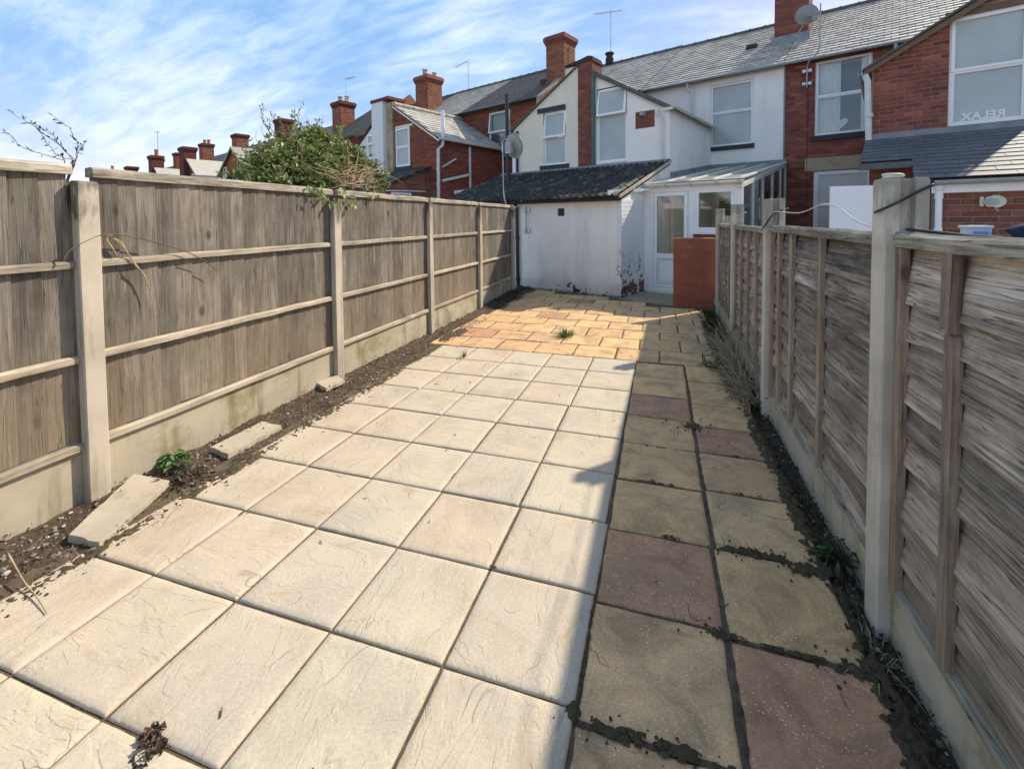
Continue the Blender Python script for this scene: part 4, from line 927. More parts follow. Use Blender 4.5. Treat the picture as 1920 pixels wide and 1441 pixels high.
main_roof(rh, 1.80, 7.4, 5.40, 7.70, 'slate_old', 4)
gutter(rh, (1.80, 5.40, 5.40), (7.4, 5.40, 5.40))
pipe(rh, [(3.98, 5.42, 5.36), (3.98, 5.50, 4.4)], .04, 'grey_plastic')
# mirrored letters on the sill inside the wing window
cu = bpy.data.curves.new('letters', 'FONT'); cu.body = 'RELAX'; cu.size = 0.17; cu.extrude = 0.006; cu.offset = 0.006; cu.align_x = 'LEFT'
tmp = bpy.data.objects.new('tmp_letters', cu); COL.objects.link(tmp); dg = bpy.context.evaluated_depsgraph_get(); dg.update()
lm = bpy.data.meshes.new_from_object(tmp.evaluated_get(dg)); bpy.data.objects.remove(tmp)
for v_ in lm.vertices: v_.co.x *= -1
lm.flip_normals(); lm.materials.clear(); lm.materials.append(MT['white_card'])
lt = obj('letter_ornament', lm, None, H(5.33, 2.492, 3.062), (math.pi/2, 0, -TH)); tag(lt, 'white letters spelling RELAX backwards in the frosted wing window', 'ornament')

# satellite dish on bent pole, fixed beside the curtained window
sd_ = hroot('satellite_dish', 2.30, 5.58, 'small grey satellite dish on a bent pole beside the net curtained window', 'satellite dish', z=4.7)
def dish(parent, c, aim, ru, rv, mat, depth=.07):
    aim = Vector(aim).normalized(); a = aim.cross(Vector((0, 0, 1))).normalized(); b_ = a.cross(aim); c = Vector(c); mb = MB(); vs = [c]; n = 28; rr = 6
    for r in range(1, rr+1):
        for k in range(n):
            f = r/rr; th = 2*math.pi*k/n; vs.append(c + a*math.cos(th)*ru*f + b_*math.sin(th)*rv*f + aim*depth*f*f)
    fs = [(0, 1+k, 1+(k+1) % n) for k in range(n)] + [(1+(r-1)*n+k, 1+r*n+k, 1+r*n+(k+1) % n, 1+(r-1)*n+(k+1) % n) for r in range(1, rr) for k in range(n)]
    m = len(vs); vs2 = [v - aim*.012 for v in vs]; fs2 = [tuple(i+m for i in reversed(f)) for f in fs]
    rim = [(1+(rr-1)*n+k, 1+(rr-1)*n+(k+1) % n, m+1+(rr-1)*n+(k+1) % n, m+1+(rr-1)*n+k) for k in range(n)]
    mb.add(vs+vs2, fs+fs2+rim); return mb.build('dish', MT[mat], parent, smooth=True, fix=False)
P0 = MB(); P0.tube([(2.29, 5.50, 4.72), (2.29, 5.50, 5.22), (2.33, 5.44, 5.33), (2.50, 5.33, 5.44), (2.56, 5.31, 5.56), (2.57, 5.31, 6.62)], .016, 10); P0.build('pole', MT['grey_plastic'], sd_)
for z in (4.82, 5.13):
    q = MB(); q.box(2.19, 2.25, 5.52, 5.61, z-.04, z+.04); q.box(2.33, 2.39, 5.52, 5.61, z-.04, z+.04); q.box(2.19, 2.39, 5.505, 5.53, z-.025, z+.025); q.build('bracket', MT['galvanised'], sd_)
dish(sd_, (2.28, 5.42, 6.48), (-.25, .9, .25), .26, .23, 'dish_grey')
q = MB(); q.bar((2.57, 5.31, 6.42), (2.30, 5.40, 6.42), .06, .05); q.box(2.40, 2.53, 5.32, 5.38, 6.26, 6.42); q.build('mount', MT['dish_grey'], sd_)
q = MB(); q.bar((2.20, 5.46, 6.24), (2.03, 5.7, 6.10), .03, .03); q.box(1.99, 2.06, 5.66, 5.74, 6.06, 6.13); q.build('arm', MT['dish_grey'], sd_)
pipe(sd_, [(2.30, 5.60, 4.72), (2.31, 5.605, 4.0), (2.30, 5.605, 2.98), (2.31, 5.59, 2.6), (2.31, 5.605, 1.2)], .006, 'cable_black', 'cable', 6)

# ------------------------------------------------------------------ cream house, left of the white one
ch = hroot('cream_house', -3.9, 5.62, 'cream rendered terraced house with a sloping wing top, left of the white house', 'house', 'houses of the brick terrace')
mb = MB(); wall_v(mb, -4.58, -2.40, 2.2, 4.10, 2.42, [(-3.52, -2.79, 2.99, 4.10)], depth=.12)
mb.add([(-4.58, 2.42, 4.10), (-3.52, 2.42, 4.10), (-3.52, 2.42, 4.43), (-2.79, 2.42, 4.43), (-2.79, 2.42, 4.10), (-2.40, 2.42, 4.10), (-2.40, 2.42, 5.46), (-2.78, 2.42, 5.46), (-2.80, 2.42, 5.24)], [tuple(range(9))])
wall_u(mb, 2.42, 5.6, 2.2, 4.1, -4.58, sgn=1)
mb.add([(-2.40, 2.42, 2.2), (-2.40, 2.55, 2.2), (-2.40, 2.55, 5.46), (-2.40, 2.42, 5.46)], [(0, 1, 2, 3)])
mb.build('rear_wing_wall', MT['render_cream'], ch)
window(ch, -3.52, -2.79, 2.99, 4.43, 2.42, 3.75, pane='glass_frosted', tilt=.07, sill=(.10, .13), recess=.04)
mb = MB(); mb.box(-3.70, -2.80, 2.37, 2.44, 4.44, 4.56); mb.build('lintel', MT['sill_dark'], ch)
mb = MB(); mb.box(-2.40, -1.99, 2.40, 2.9, 2.2, 5.52); pl = mb.build('party_wall', MT['mortar_dark'], ch)
mb = MB(); bricks_v(mb, brick_rects(-2.40, -1.99, 2.82, 5.52, seed=12), 2.40); bricks_u(mb, brick_rects(2.40, 2.9, 4.4, 5.5, seed=13), -1.99); mb.build('brickwork', MT['brick_brown'], pl, kind='stuff', fix=False)
mb = MB(); mb.box(-2.80, -1.96, 2.38, 2.95, 5.52, 5.57); mb.prism([(-2.80, 2.40, 5.57), (-1.98, 2.40, 5.57), (-1.98, 2.40, 5.64), (-2.1, 2.40, 5.68), (-2.4, 2.40, 5.62)], (0, .5, 0)); mb.build('coping', MT['soot_cap'], pl)
mb = MB(); mb.box(-2.79, -2.41, 2.44, 2.9, 5.2, 5.5); mb.build('party_wall_render', MT['render_cream'], ch)
mb = MB(); mb.add([(-4.68, 2.36, 4.06), (-2.40, 2.36, 5.47), (-2.40, 5.8, 5.47), (-4.68, 5.8, 4.06), (-4.68, 2.36, 4.10), (-2.40, 2.36, 5.51), (-2.40, 5.8, 5.51), (-4.68, 5.8, 4.10)], [(0, 1, 2, 3), (4, 5, 6, 7), (0, 1, 5, 4), (0, 4, 7, 3), (3, 2, 6, 7)]); mb.build('wing_roof', MT['slate_dark'], ch)
pipe(ch, [(-4.43, 2.37, 4.05), (-4.43, 2.37, 2.8)], .035, 'black_plastic')
mb = MB(); mb.box(-4.62, -4.48, 2.395, 2.418, 2.7, 4.0); mb.build('corner_strip', MT['upvc'], ch)
mb = MB(); wall_v(mb, -5.8, -2.0, 2.5, 5.42, 5.624); mb.build('rear_wall', MT['brick_red'], ch)
main_roof(ch, -5.72, -2.0, 5.42, 7.70, 'slate_old', 5)
# raised brick party wall climbing to the chimney
mb = MB(); sl = (7.75-5.45)/(9.0-5.44)
mb.prism([(-5.95, 5.40, 5.30), (-5.95, 6.75, 5.30+1.35*sl), (-5.95, 6.75, 6.0+1.35*sl), (-5.95, 5.40, 5.92)], (.24, 0, 0)); pw = mb.build('parapet', MT['mortar'], ch)
mb = MB()
for k in range(16):
    for r in range(4):
        s = 5.40+k*.084; z = 5.48+(s-5.4)*sl+r*.11; mb.add([(-5.704, s, z), (-5.704, s+.074, z+.074*sl), (-5.704, s+.074, z+.10+.074*sl), (-5.704, s, z+.10), (-5.72, s, z), (-5.72, s+.074, z), (-5.72, s+.074, z+.1), (-5.72, s, z+.1)], [(0, 1, 2, 3), (0, 4, 5, 1), (3, 2, 6, 7), (0, 3, 7, 4)], R.random())
mb.build('brickwork', MT['brick_orange'], pw, kind='stuff')
chimney(ch, -6.42, -5.62, 6.7, 7.5, 6.0, 8.45, 'brick_orange', [(-6.1, 7.2, .14, .10)], seed=33, cap='brick_brown')
gutter(ch, (-5.7, 5.38, 5.42), (-2.0, 5.38, 5.42), 'black_plastic')

# ------------------------------------------------------------------ red brick house further left
lh = hroot('brick_house', -9.8, 5.62, 'bright red brick terraced house with a slate roofed wing, left of the cream house', 'house', 'houses of the brick terrace')
holes = [(-8.44, -7.35, 3.95, 5.72)]
mb = MB(); wall_v(mb, -13.7, -5.82, 1.5, 5.92, 5.62, holes); mb.build('rear_wall', MT['mortar_dark'], lh)
mb = MB(); bricks_v(mb, brick_rects(-10.6, -5.9, 2.0, 5.85, holes, seed=14), 5.62); mb.build('brickwork', MT['brick_red'], lh, kind='stuff', fix=False)
w4 = window(lh, -8.44, -7.35, 3.95, 5.72, 5.62, 4.93, pane='glass_clear', tilt=.10, sill=(.08, .14), recess=.02)
curtain(w4, -8.38, -7.9, 4.0, 5.68, 5.80, 'curtain_green', .03, 26); curtain(w4, -7.9, -7.42, 4.9, 5.68, 5.80, 'curtain_green', .02, 26)
mb = MB(); mb.box(-8.6, -7.2, 6.3, 6.32, 3.8, 5.8); mb.build('room_wall', MT['room_dark'], lh)
gutter(lh, (-9.9, 5.38, 5.88), (-5.96, 5.38, 5.88), 'black_plastic', .07)
lr1 = main_roof(lh, -9.9, -5.97, 5.90, 8.12, 'slate_dark', 6)
lr2 = main_roof(lh, -13.7, -9.9, 5.90, 8.12, 'slate_old', 7)
mb = MB(); mb.box(-6.75, -6.35, 6.75, 7.1, 6.65, 6.95); mb.build('roof_hatch', MT['soot_cap'], lh)
# wing of the red house
U0, U1, VF, ZE, ZS = -10.02, -7.72, 2.30, 4.22, 5.62
hole = (-10.0+.02, -9.19, 3.44, 4.81)
mb = MB(); mb.add([(U0, VF, 2.0), (U1, VF, 2.0), (U1, VF, ZE), (U0, VF, ZS)], [(0, 1, 2, 3)]); wall_u(mb, VF, 5.6, 1.5, ZE, U1); mb.build('rear_wing_wall', MT['mortar_dark'], lh)
mb = MB(); bricks_v(mb, brick_rects(U0, U1, 2.5, 5.6, [hole], lambda z: (U0, U1-max(0, (z-ZE+.1)/((ZS-ZE)/(U1-U0)))), seed=15), VF); bricks_u(mb, brick_rects(VF, 5.6, 1.6, ZE-.05, seed=16), U1)
mb.build('wing_brickwork', MT['brick_red'], lh, kind='stuff', fix=False)
window(lh, hole[0], hole[1], hole[2], hole[3], VF, 4.12, recess=-.03, sill=(.05, .16), fw=.075)
mb = MB(); mb.box(-10.0, -9.02, VF-.03, VF+.02, 4.82, 4.90); mb.build('lintel', MT['upvc_dirty'], lh)
mb = MB(); mb.box(-8.80, -8.45, VF-.010, VF+.02, 3.75, 4.45); mb.build('blocked_vent', MT['brick_brown'], lh)
rf = MB(); rf.add([(U0, VF-.10, ZS+.06), (U1+.14, VF-.10, ZE-.02), (U1+.14, 5.62, ZE-.02), (U0, 6.2, ZS+.06), (U0, VF-.10, ZS+.01), (U1+.14, VF-.10, ZE-.07), (U1+.14, 5.62, ZE-.07), (U0, 6.2, ZS+.01)], [(0, 1, 2, 3), (7, 6, 5, 4), (0, 4, 5, 1), (1, 5, 6, 2), (3, 7, 4, 0)])
wr_ = rf.build('wing_roof', MT['slate_dark'], lh)
s = MB(); sl = (ZS+.08-ZE)/(U1+.14-U0); rg = random.Random(5); L = math.hypot(U1+.14-U0, ZS+.08-ZE)
for r in range(12):
    for c in range(15):
        a0 = r/12; a1 = min(1, (r+1.25)/12); v0 = VF-.12+c*.25+(.125 if r % 2 else 0)
        if v0 > 5.5: continue
        uu = lambda a: U1+.15-(U1+.15-U0)*a; zz = lambda a: ZE-.02+(ZS+.08-ZE)*a
        s.add([(uu(a0)+.008, v0+.003, zz(a0)+.028), (uu(a0)+.008, v0+.247, zz(a0)+.028), (uu(a1), v0+.247, zz(a1)+.004), (uu(a1), v0+.003, zz(a1)+.004), (uu(a0), v0+.003, zz(a0)), (uu(a0), v0+.247, zz(a0))], [(0, 1, 2, 3), (0, 4, 5, 1)], rg.random())
s.build('slates', MT['slate_old'], wr_, kind='stuff', fix=False)
k = MB()
for i in range(9): k.tube([(U0+.05, VF-.1+i*.42, ZS+.08), (U0+.05, VF-.1+i*.42+.40, ZS+.08)], [.10, .085], 8)
k.build('ridge_tiles', MT['clay_pale'], wr_, kind='stuff')
mb = MB(); mb.prism([(U0, VF-.125, ZS-.05), (U1+.16, VF-.125, ZE-.13), (U1+.16, VF-.125, ZE-.07), (U0, VF-.125, ZS+.01)], (0, .02, 0)); mb.build('bargeboard', MT['upvc_dirty'], lh)
gutter(lh, (U1+.19, VF-.1, ZE-.02), (U1+.19, 5.6, ZE-.04), 'upvc_dirty', .05)
pipe(lh, [(U1+.10, VF+.12, 5.15), (U1+.10, VF+.12, 4.28)], .06, 'upvc', 'flue')
pipe(lh, [(U1+.12, VF+.12, 4.30), (U1+.10, VF+.10, 4.0), (U1+.04, VF-.04, 3.85), (U1+.03, VF-.05, 1.5)], .055, 'pale_pipe', collars=[(U1+.03, VF-.05, 3.2), (U1+.03, VF-.05, 2.7)])
pipe(lh, [(U1+.06, 3.72, 4.1), (U1+.06, 3.72, 1.6)], .045, 'pale_pipe')
pipe(lh, [(U1+.07, 2.40, 2.82), (U1+.07, 3.64, 3.10)], .05, 'pale_pipe', 'waste_pipe')
pipe(lh, [(U1+.06, 2.42, 3.28), (U1+.06, 3.05, 3.62)], .03, 'pale_pipe', 'waste_pipe')
mb = MB(); frame_v(mb, -7.62, -6.9, 1.6, 2.52, 2.9, .07); mb.box(-7.55, -6.97, 2.93, 2.94, 1.6, 2.46); mb.build('porch_window', MT['upvc'], lh)
# outhouse of the red house
mb = MB(); mb.prism([(-9.95, .35, 1.0), (-9.95, 2.29, 1.0), (-9.95, 2.29, 3.28), (-9.95, .35, 2.55)], (1.75, 0, 0)); oh = mb.build('outhouse_wall', MT['mortar'], lh)
mb = MB(); bricks_u(mb, brick_rects(.36, 2.28, 1.9, 3.25, [(.9, 1.7, 1.9, 2.36)], None, seed=17), -8.2); 
mb2 = MB()
for p, q_, c, d, t in brick_rects(.36, 2.28, 1.9, 3.25, [(.75, 1.5, 1.9, 2.40)], seed=17):
    if (c+d)/2 < 2.55+(((p+q_)/2-.35)*.376): mb2.box(-8.204, -8.193, p, q_, c, d, t)
mb2.build('brickwork', MT['brick_orange'], oh, kind='stuff', fix=False)
mb = MB(); roof_sheet(mb, -10.0, -8.08, .22, 2.56, 2.29, 3.34, .07); mb.build('roof', MT['tile_black'], oh)
mb = MB(); mb.box(-8.198, -8.16, .72, 1.5, 1.8, 2.40); mb.build('window', MT['upvc'], oh)
mb = MB(); mb.box(-8.165, -8.150, .82, 1.42, 1.8, 2.33); mb.build('pane', MT['glass_dark'], oh)
mb = MB(); mb.bar((-8.15, .5, 2.44), (-8.15, 2.1, 2.48), .03, .03); mb.build('cable_trunking', MT['upvc'], oh)
chimney(lh, -14.15, -13.25, 6.6, 7.5, 6.2, 8.45, 'brick_orange', [(-13.9, 7.0, .13, .42), (-13.5, 7.25, .11, .25)], seed=35, cap='brick_brown')
# grey rendered neighbour sharing the wing wall
gh = hroot('grey_house', -15.0, 5.62, 'pale grey rendered house with a tall rendered chimney, behind the leafy bush', 'house', 'houses of the brick terrace')
mb = MB(); mb.add([(-12.4, 2.32, 2), (-10.9, 2.32, 2), (-10.9, 2.32, 5.5), (-12.4, 2.32, 4.48)], [(0, 1, 2, 3)]); mb.build('rear_wing_wall', MT['render_grey'], gh)
window(gh, -11.78, -11.10, 3.9, 4.82, 2.32, 4.45, recess=-.035, fw=.07, sill=(.03, .05), sillmat='upvc')
mb = MB(); mb.box(-11.12, -10.42, 2.05, 2.75, 2.0, 5.86); st = mb.build('chimney', MT['render_grey'], gh)
mb = MB(); mb.box(-10.42, -10.06, 2.2, 2.75, 2.0, 5.80); mb.build('chimney_shoulder', MT['gravel_concrete'], st)
mb = MB(); mb.box(-11.15, -10.03, 2.02, 2.78, 5.86, 5.97); mb.build('chimney_cap', MT['brick_dark'], st)
mb = MB(); mb.add([(-13.0, 2.25, 4.1), (-10.9, 2.25, 5.6), (-10.9, 6.4, 5.6), (-13.0, 5.7, 4.1)], [(0, 1, 2, 3)]); mb.build('wing_roof', MT['slate_dark'], gh)
main_roof(gh, -17.6, -13.7, 5.90, 8.1, 'slate_dark', 8)
mb = MB(); wall_v(mb, -21.4, -13.7, 1.5, 5.92, 5.64); mb.build('rear_wall', MT['brick_red'], gh)
pipe(gh, [(-13.6, 5.3, 5.9), (-13.6, 5.3, 6.3), (-13.1, 5.3, 6.35)], .06, 'upvc', 'vent_pipe')
# raised gable behind the chimney pair
mb = MB(); mb.prism([(-17.8, 5.5, 5.8), (-17.8, 12.4, 5.8), (-17.8, 9.0, 8.75)], (.22, 0, 0)); mb.build('party_wall', MT['brick_orange'], gh)
main_roof(gh, -21.4, -17.8, 6.0, 8.5, 'slate_dark', 18)

# ------------------------------------------------------------------ far houses of the row
FAR = [(-25.3, 'brick_red', 'far brick terrace house behind the middle of the bush'), (-33.0, 'brick_dark', 'far terrace house with the dark stack and white framed window, left of the bush'),
       (-40.7, 'brick_red', 'far terrace house with a slate wing roof and thin aerial'), (-48.4, 'brick_orange', 'far terrace house with twin chimney pots'),
       (-56.1, 'brick_red', 'far terrace house just clearing the fence capping'), (-63.8, 'brick_red', 'farthest terrace house on the left of the row')]
for k, (uc, bm_, lab) in enumerate(FAR):
    o = hroot('terrace_house', uc, 5.62, lab, 'house', 'far houses of the brick terrace')
    mb = MB(); wall_v(mb, uc-3.85, uc+3.85, 0, 5.9, 5.62, [(uc+2.2, uc+3.2, 3.8, 5.4)]); mb.build('rear_wall', MT[bm_], o)
    mb = MB(); frame_v(mb, uc+2.2, uc+3.2, 3.8, 5.4, 5.66, .07); mb.box(uc+2.25, uc+3.15, 5.67, 5.69, 4.55, 4.62); wd = mb.build('window', MT['upvc'], o)
    mb = MB(); mb.box(uc+2.26, uc+3.14, 5.70, 5.72, 3.86, 5.34); mb.build('pane', MT['glass_frosted'], wd)
    mb = MB(); roof_sheet(mb, uc-3.85, uc+3.85, 5.4, 5.9, 9.0, 8.12+.05*(k % 3), .08); roof_sheet(mb, uc-3.85, uc+3.85, 12.6, 5.9, 9.0, 8.12+.05*(k % 3), .08); rr_ = mb.build('roof', MT['slate_dark' if k % 2 else 'slate_old'], o)
    s = MB(); slates(s, uc-3.85, uc+3.85, 5.4, 5.9, 9.0, 8.12+.05*(k % 3), .5, .38, 40+k, .02); s.build('slates', MT['slate_dark'], rr_, kind='stuff', fix=False)
    # paired wings falling both ways from a spine with a stack on its gable
    for sg in (-1, 1):
        mb = MB(); a, b_ = uc, uc+sg*2.1
        mb.add([(a, 2.4, 0), (b_, 2.4, 0), (b_, 2.4, 4.3), (a, 2.4, 5.7)], [(0, 1, 2, 3)])
        mb.add([(b_, 2.4, 0), (b_, 5.6, 0), (b_, 5.6, 4.3), (b_, 2.4, 4.3)], [(0, 1, 2, 3)]); mb.build('rear_wing_wall', MT[bm_], o)
        mb = MB(); mb.add([(a, 2.25, 5.82), (uc+sg*2.25, 2.25, 4.26), (uc+sg*2.25, 5.7, 4.26), (a, 6.3, 5.82), (a, 2.25, 5.76), (uc+sg*2.25, 2.25, 4.20), (uc+sg*2.25, 5.7, 4.20), (a, 6.3, 5.76)], [(0, 1, 2, 3), (7, 6, 5, 4), (0, 4, 5, 1), (1, 5, 6, 2)]); mb.build('wing_roof', MT['slate_old' if sg > 0 else 'slate_dark'], o)
        mb = MB(); mb.prism([(a, 2.23, 5.70), (uc+sg*2.27, 2.23, 4.12), (uc+sg*2.27, 2.23, 4.24), (a, 2.23, 5.82)], (0, .02, 0)); mb.build('bargeboard', MT['stone_lintel'], o)
        mb = MB(); a0, a1 = (uc+.55, uc+1.35) if sg > 0 else (uc-1.6, uc-1.1); frame_v(mb, a0, a1, 3.4, 4.75, 2.36, .08); mb.box(a0, a1, 2.36, 2.40, 4.05, 4.13); wd = mb.build('window', MT['upvc'], o)
        mb = MB(); mb.box(a0+.08, a1-.08, 2.385, 2.392, 3.48, 4.67); mb.build('pane', MT['glass_dark'], wd)
    if k > 0: chimney(o, uc-.95, uc-.05, 2.1, 2.85, 3.0, (6.9, 6.6, 6.75, 6.5, 6.7, 6.6)[k], 'brick_dark', [(uc-.4, 2.5, .13, .5)] if k in (2, 4) else (), seed=60+k, potmat='terracotta')
    chimney(o, uc+3.4, uc+4.35, 6.6, 7.5, 6.2, 8.5+.1*(k % 2), ('brick_orange', 'brick_dark', 'brick_orange', 'brick_orange', 'brick_red', 'brick_red')[k], [(uc+3.65, 7.0, .14, .40), (uc+4.05, 7.2, .14, .40)] if k in (0, 3, 5) else (), seed=70+k, potmat='terracotta' if k != 0 else 'clay_pale')

# television aerials
def aerial(base, h, boom, els, lab, r=.018):
    b_ = Vector(base); o = empty('tv_aerial', b_, -TH, lab, 'aerial', 'television aerials on the chimneys'); OFF[o.name] = (0, 0, 0)
    q = MB(); q.tube([(0, 0, 0), (0, 0, h)], r, 6); q.build('mast', MT['galvanised'], o)
    q = MB(); q.tube([(boom[0], 0, h-.05+boom[2]), (boom[1], 0, h-.05+boom[3])], r*.8, 6)
    q.build('boom', MT['galvanised'], o)
    q = MB()
    for k in range(els):
        f = (k+.5)/els; x = boom[0]+(boom[1]-boom[0])*f; z = h-.05+boom[2]+(boom[3]-boom[2])*f; l = .12+.10*(1-f)
        q.tube([(x, -l, z-.02), (x, l, z+.02)], r*.5, 5)
    q.build('elements', MT['galvanised'], o)
aerial(H(-4.87, 9.0, 7.9), 1.98, (-.75, .5, .08, -.12), 9, 'tall thin aerial on the ridge behind the cream house')
aerial(H(-12.9, 9.0, 8.1), 1.46, (-1.0, .05, .0, .12), 8, 'aerial on the red house ridge, pointing left')
aerial(H(-21.0, 7.0, 8.4), 1.5, (.0, .95, .0, -.05), 7, 'aerial on the stack with two pale pots, above the bush')
aerial(H(-41.0, 2.6, 6.5), 2.2, (-.1, .1, 0, 0), 2, 'bare aerial mast on the far dark stack left of the bush', .03)
mb = MB(); mb.lathe([(.16, 0), (.16, .25), (.13, .27), (.13, .38), (.18, .40), (.18, .46), (.0, .5)], (0, 0, 0), 12); pv = mb.build('ridge_pot', MT['soot_cap']); pv.location = H(-4.9, 8.95, 7.7); tag(pv, 'squat sooty pot on the ridge under the tall thin aerial', 'chimney pot')

# ------------------------------------------------------------------ white outhouse
oh = hroot('outhouse', -1.3, 0, 'low white rendered outhouse with a mossy black tiled roof at the end of the paving', 'outhouse')
mb = MB(); wall_v(mb, -5.0, -0.03, -.05, 1.86, 0.0, [(-1.45, -1.28, 1.57, 1.735)], depth=.06); mb.build('front_wall', MT['render_shed'], oh)
mb = MB(); pts = [(-4.9, -.022, -.06), (0.0, -.022, -.06), (0.0, -.022, .235), (-4.9, -.022, .27)]; mb.prism([(a, b_, c) for a, b_, c in pts], (0, .02, 0)); mb.build('plinth', MT['render_shed'], oh)
mb = MB(); mb.box(-.09, -.006, -.010, .0, .25, 1.84); mb.build('corner_strip', MT['painted_brick'], oh)
mb = MB(); mb.box(-.14, -.006, .002, 2.44, -.05, 1.9); mb.prism([(-.006, .002, 1.9), (-.006, 2.44, 1.9), (-.006, 2.44, 2.75)], (-.10, 0, 0)); sw = mb.build('side_wall', MT['render_shed'], oh)
mb = MB(); bricks_u(mb, brick_rects(0.0, 1.04, -.03, 1.88, seed=21, ch=.077), -.004, .009); mb.build('brickwork', MT['painted_brick'], sw, kind='stuff', fix=False)
mb = MB()
for k in range(6):
    z = 1.59+k*.024; mb.add([(-1.45, .012, z), (-1.28, .012, z), (-1.28, .04, z+.02), (-1.45, .04, z+.02)], [(0, 1, 2, 3)])
mb.box(-1.45, -1.28, .045, .05, 1.57, 1.735); mb.build('vent_grille', MT['vent_metal'], oh)
for z in (1.70, 1.27):
    mb = MB(); u = -2.25
    mb.box(u-.09, u-.015, -.03, -.001, z-.05, z+.05); mb.box(u+.015, u+.09, -.03, -.001, z-.05, z+.05); mb.box(u-.09, u+.09, -.045, -.031, z-.018, z+.018); mb.build('bracket', MT['galvanised'], oh)
mb = MB(); mb.tube([(-2.25, -.05, 1.20), (-2.25, -.05, 1.78)], .014, 8); mb.build('bracket_rod', MT['grey_plastic'], oh)
rv0, rz0, rv1, rz1 = -.16, 1.905, 2.43, 2.80
mb = MB(); roof_sheet(mb, -5.0, .02, rv0+.06, rz0, rv1, rz1-.02, .05); rf = mb.build('roof', MT['soot_cap'], oh)
TW, TL = .30, .345
def tile_mesh(k):
    rg = random.Random(800+k); mb = MB(); n = 13; top = []; bot = []
    for j, s in enumerate((0.0, .5, 1.0)):
        for i in range(n):
            f = i/(n-1); c = .038*max(0, math.cos((f-0.02)*math.pi*4))**1.2 + .004*noise.noise(Vector((f*6+k, s*3, 1)))
            top.append(((f-.5)*TW, s*TL, c+.026+.004*rg.random()*(j == 0)))
    for i in range(n): f = i/(n-1); bot.append(((f-.5)*TW, 0, -.004))
    vs = top+bot; fs = [(j*n+i, j*n+i+1, (j+1)*n+i+1, (j+1)*n+i) for j in range(2) for i in range(n-1)] + [(3*n+i, 3*n+i+1, i+1, i) for i in range(n-1)]
    mb.add(vs, fs); return mb.mesh(MT['tile_black'], fix=False)
TILES = [tile_mesh(k) for k in range(5)]
pit = math.atan2(rz1-rz0, rv1-rv0); Ls = math.hypot(rz1-rz0, rv1-rv0); nrow = 9; gs = Ls/nrow
for r in range(nrow):
    for c in range(17):
        u = -5.02+TW*(c+.5)*.99; s = r*gs
        obj('tile', TILES[R.randrange(5)], rf, (u+1.3, rv0+s*math.cos(pit), rz0+.008+s*math.sin(pit)+.006), (pit-.035+R.uniform(-.012, .012), R.uniform(-.012, .012), R.uniform(-.02, .02)))
mb = MB(); mb.prism([(.03, rv0, rz0-.01), (.03, rv1, rz1-.02), (.03, rv1, rz1+.05), (.03, rv0, rz0+.045)], (.03, 0, 0)); mb.build('verge', MT['clay_pale'], rf)
mb = MB(); mb.box(-5.0, .02, 2.30, 2.41, 2.77, 2.86); mb.build('flashing', MT['lead'], rf)
mb = MB(); mb.box(-5.0, -.02, -.075, -.003, 1.845, 1.885); mb.build('fascia', MT['clay_pale'], oh)
gutter(oh, (-5.0, -.15, 1.895), (.05, -.15, 1.90), 'black_plastic', .055)
pipe(oh, [(-2.50, -.12, 1.86), (-2.50, -.06, 1.78), (-2.48, -.06, .02)], .040, 'black_plastic', collars=[(-2.49, -.06, 1.1), (-2.48, -.06, .18)])
pipe(oh, [(-2.78, -.10, 1.74), (-2.78, -.10, .0)], .045, 'grey_plastic', 'soil_pipe', collars=[(-2.78, -.10, 1.5)])
mb = MB(); mb.tube([(-.05, -.13, 1.84), (-.13, -.13, 1.75), (-.05, -.13, 1.75), (-.09, -.13, 1.82)], .006, 6); mb.build('hook', MT['upvc'], oh)
mb = MB(); mb.tube([(-2.55, -.16, 1.83), (-2.44, -.17, 1.77), (-2.34, -.16, 1.84), (-2.28, -.16, 1.92)], .007, 6); mb.build('hook', MT['upvc'], oh)
# satellite dish on the outhouse corner
dz = hroot('satellite_dish', -2.70, -.12, 'grey satellite dish on a pole at the outhouse corner, seen from behind', 'satellite dish', z=1.74)
mb = MB(); mb.tube([(-2.62, -.05, 1.76), (-2.66, -.20, 1.80), (-2.70, -.24, 1.95), (-2.74, -.24, 2.2), (-2.745, -.24, 3.20)], .019, 10); mb.build('pole', MT['galvanised'], dz)
dish(dz, (-2.59, -.10, 3.14), (.35, .92, .22), .37, .285, 'dish_grey', .06)
mb = MB(); mb.tube([(-2.745, -.24, 3.20), (-2.70, -.25, 3.27), (-2.60, -.25, 3.27), (-2.53, -.22, 3.20), (-2.52, -.2, 3.0)], .016, 8); mb.box(-2.68, -2.52, -.24, -.12, 2.96, 3.22); mb.build('mount', MT['grey_plastic'], dz)
mb = MB(); mb.tube([(-2.68, -.26, 1.80), (-2.80, -.26, 2.05), (-2.88, -.26, 2.35), (-2.98, -.26, 2.47), (-3.12, -.26, 2.40)], [.022, .026, .022, .018, .012], 8); mb.build('arm', MT['black_plastic'], dz)
mb = MB(); mb.tube([(-2.74, -.265, 3.0), (-2.735, -.265, 2.2), (-2.70, -.27, 1.85), (-2.72, -.14, 1.70), (-2.72, -.10, .3)], .006, 6); mb.build('cable', MT['cable_black'], dz)
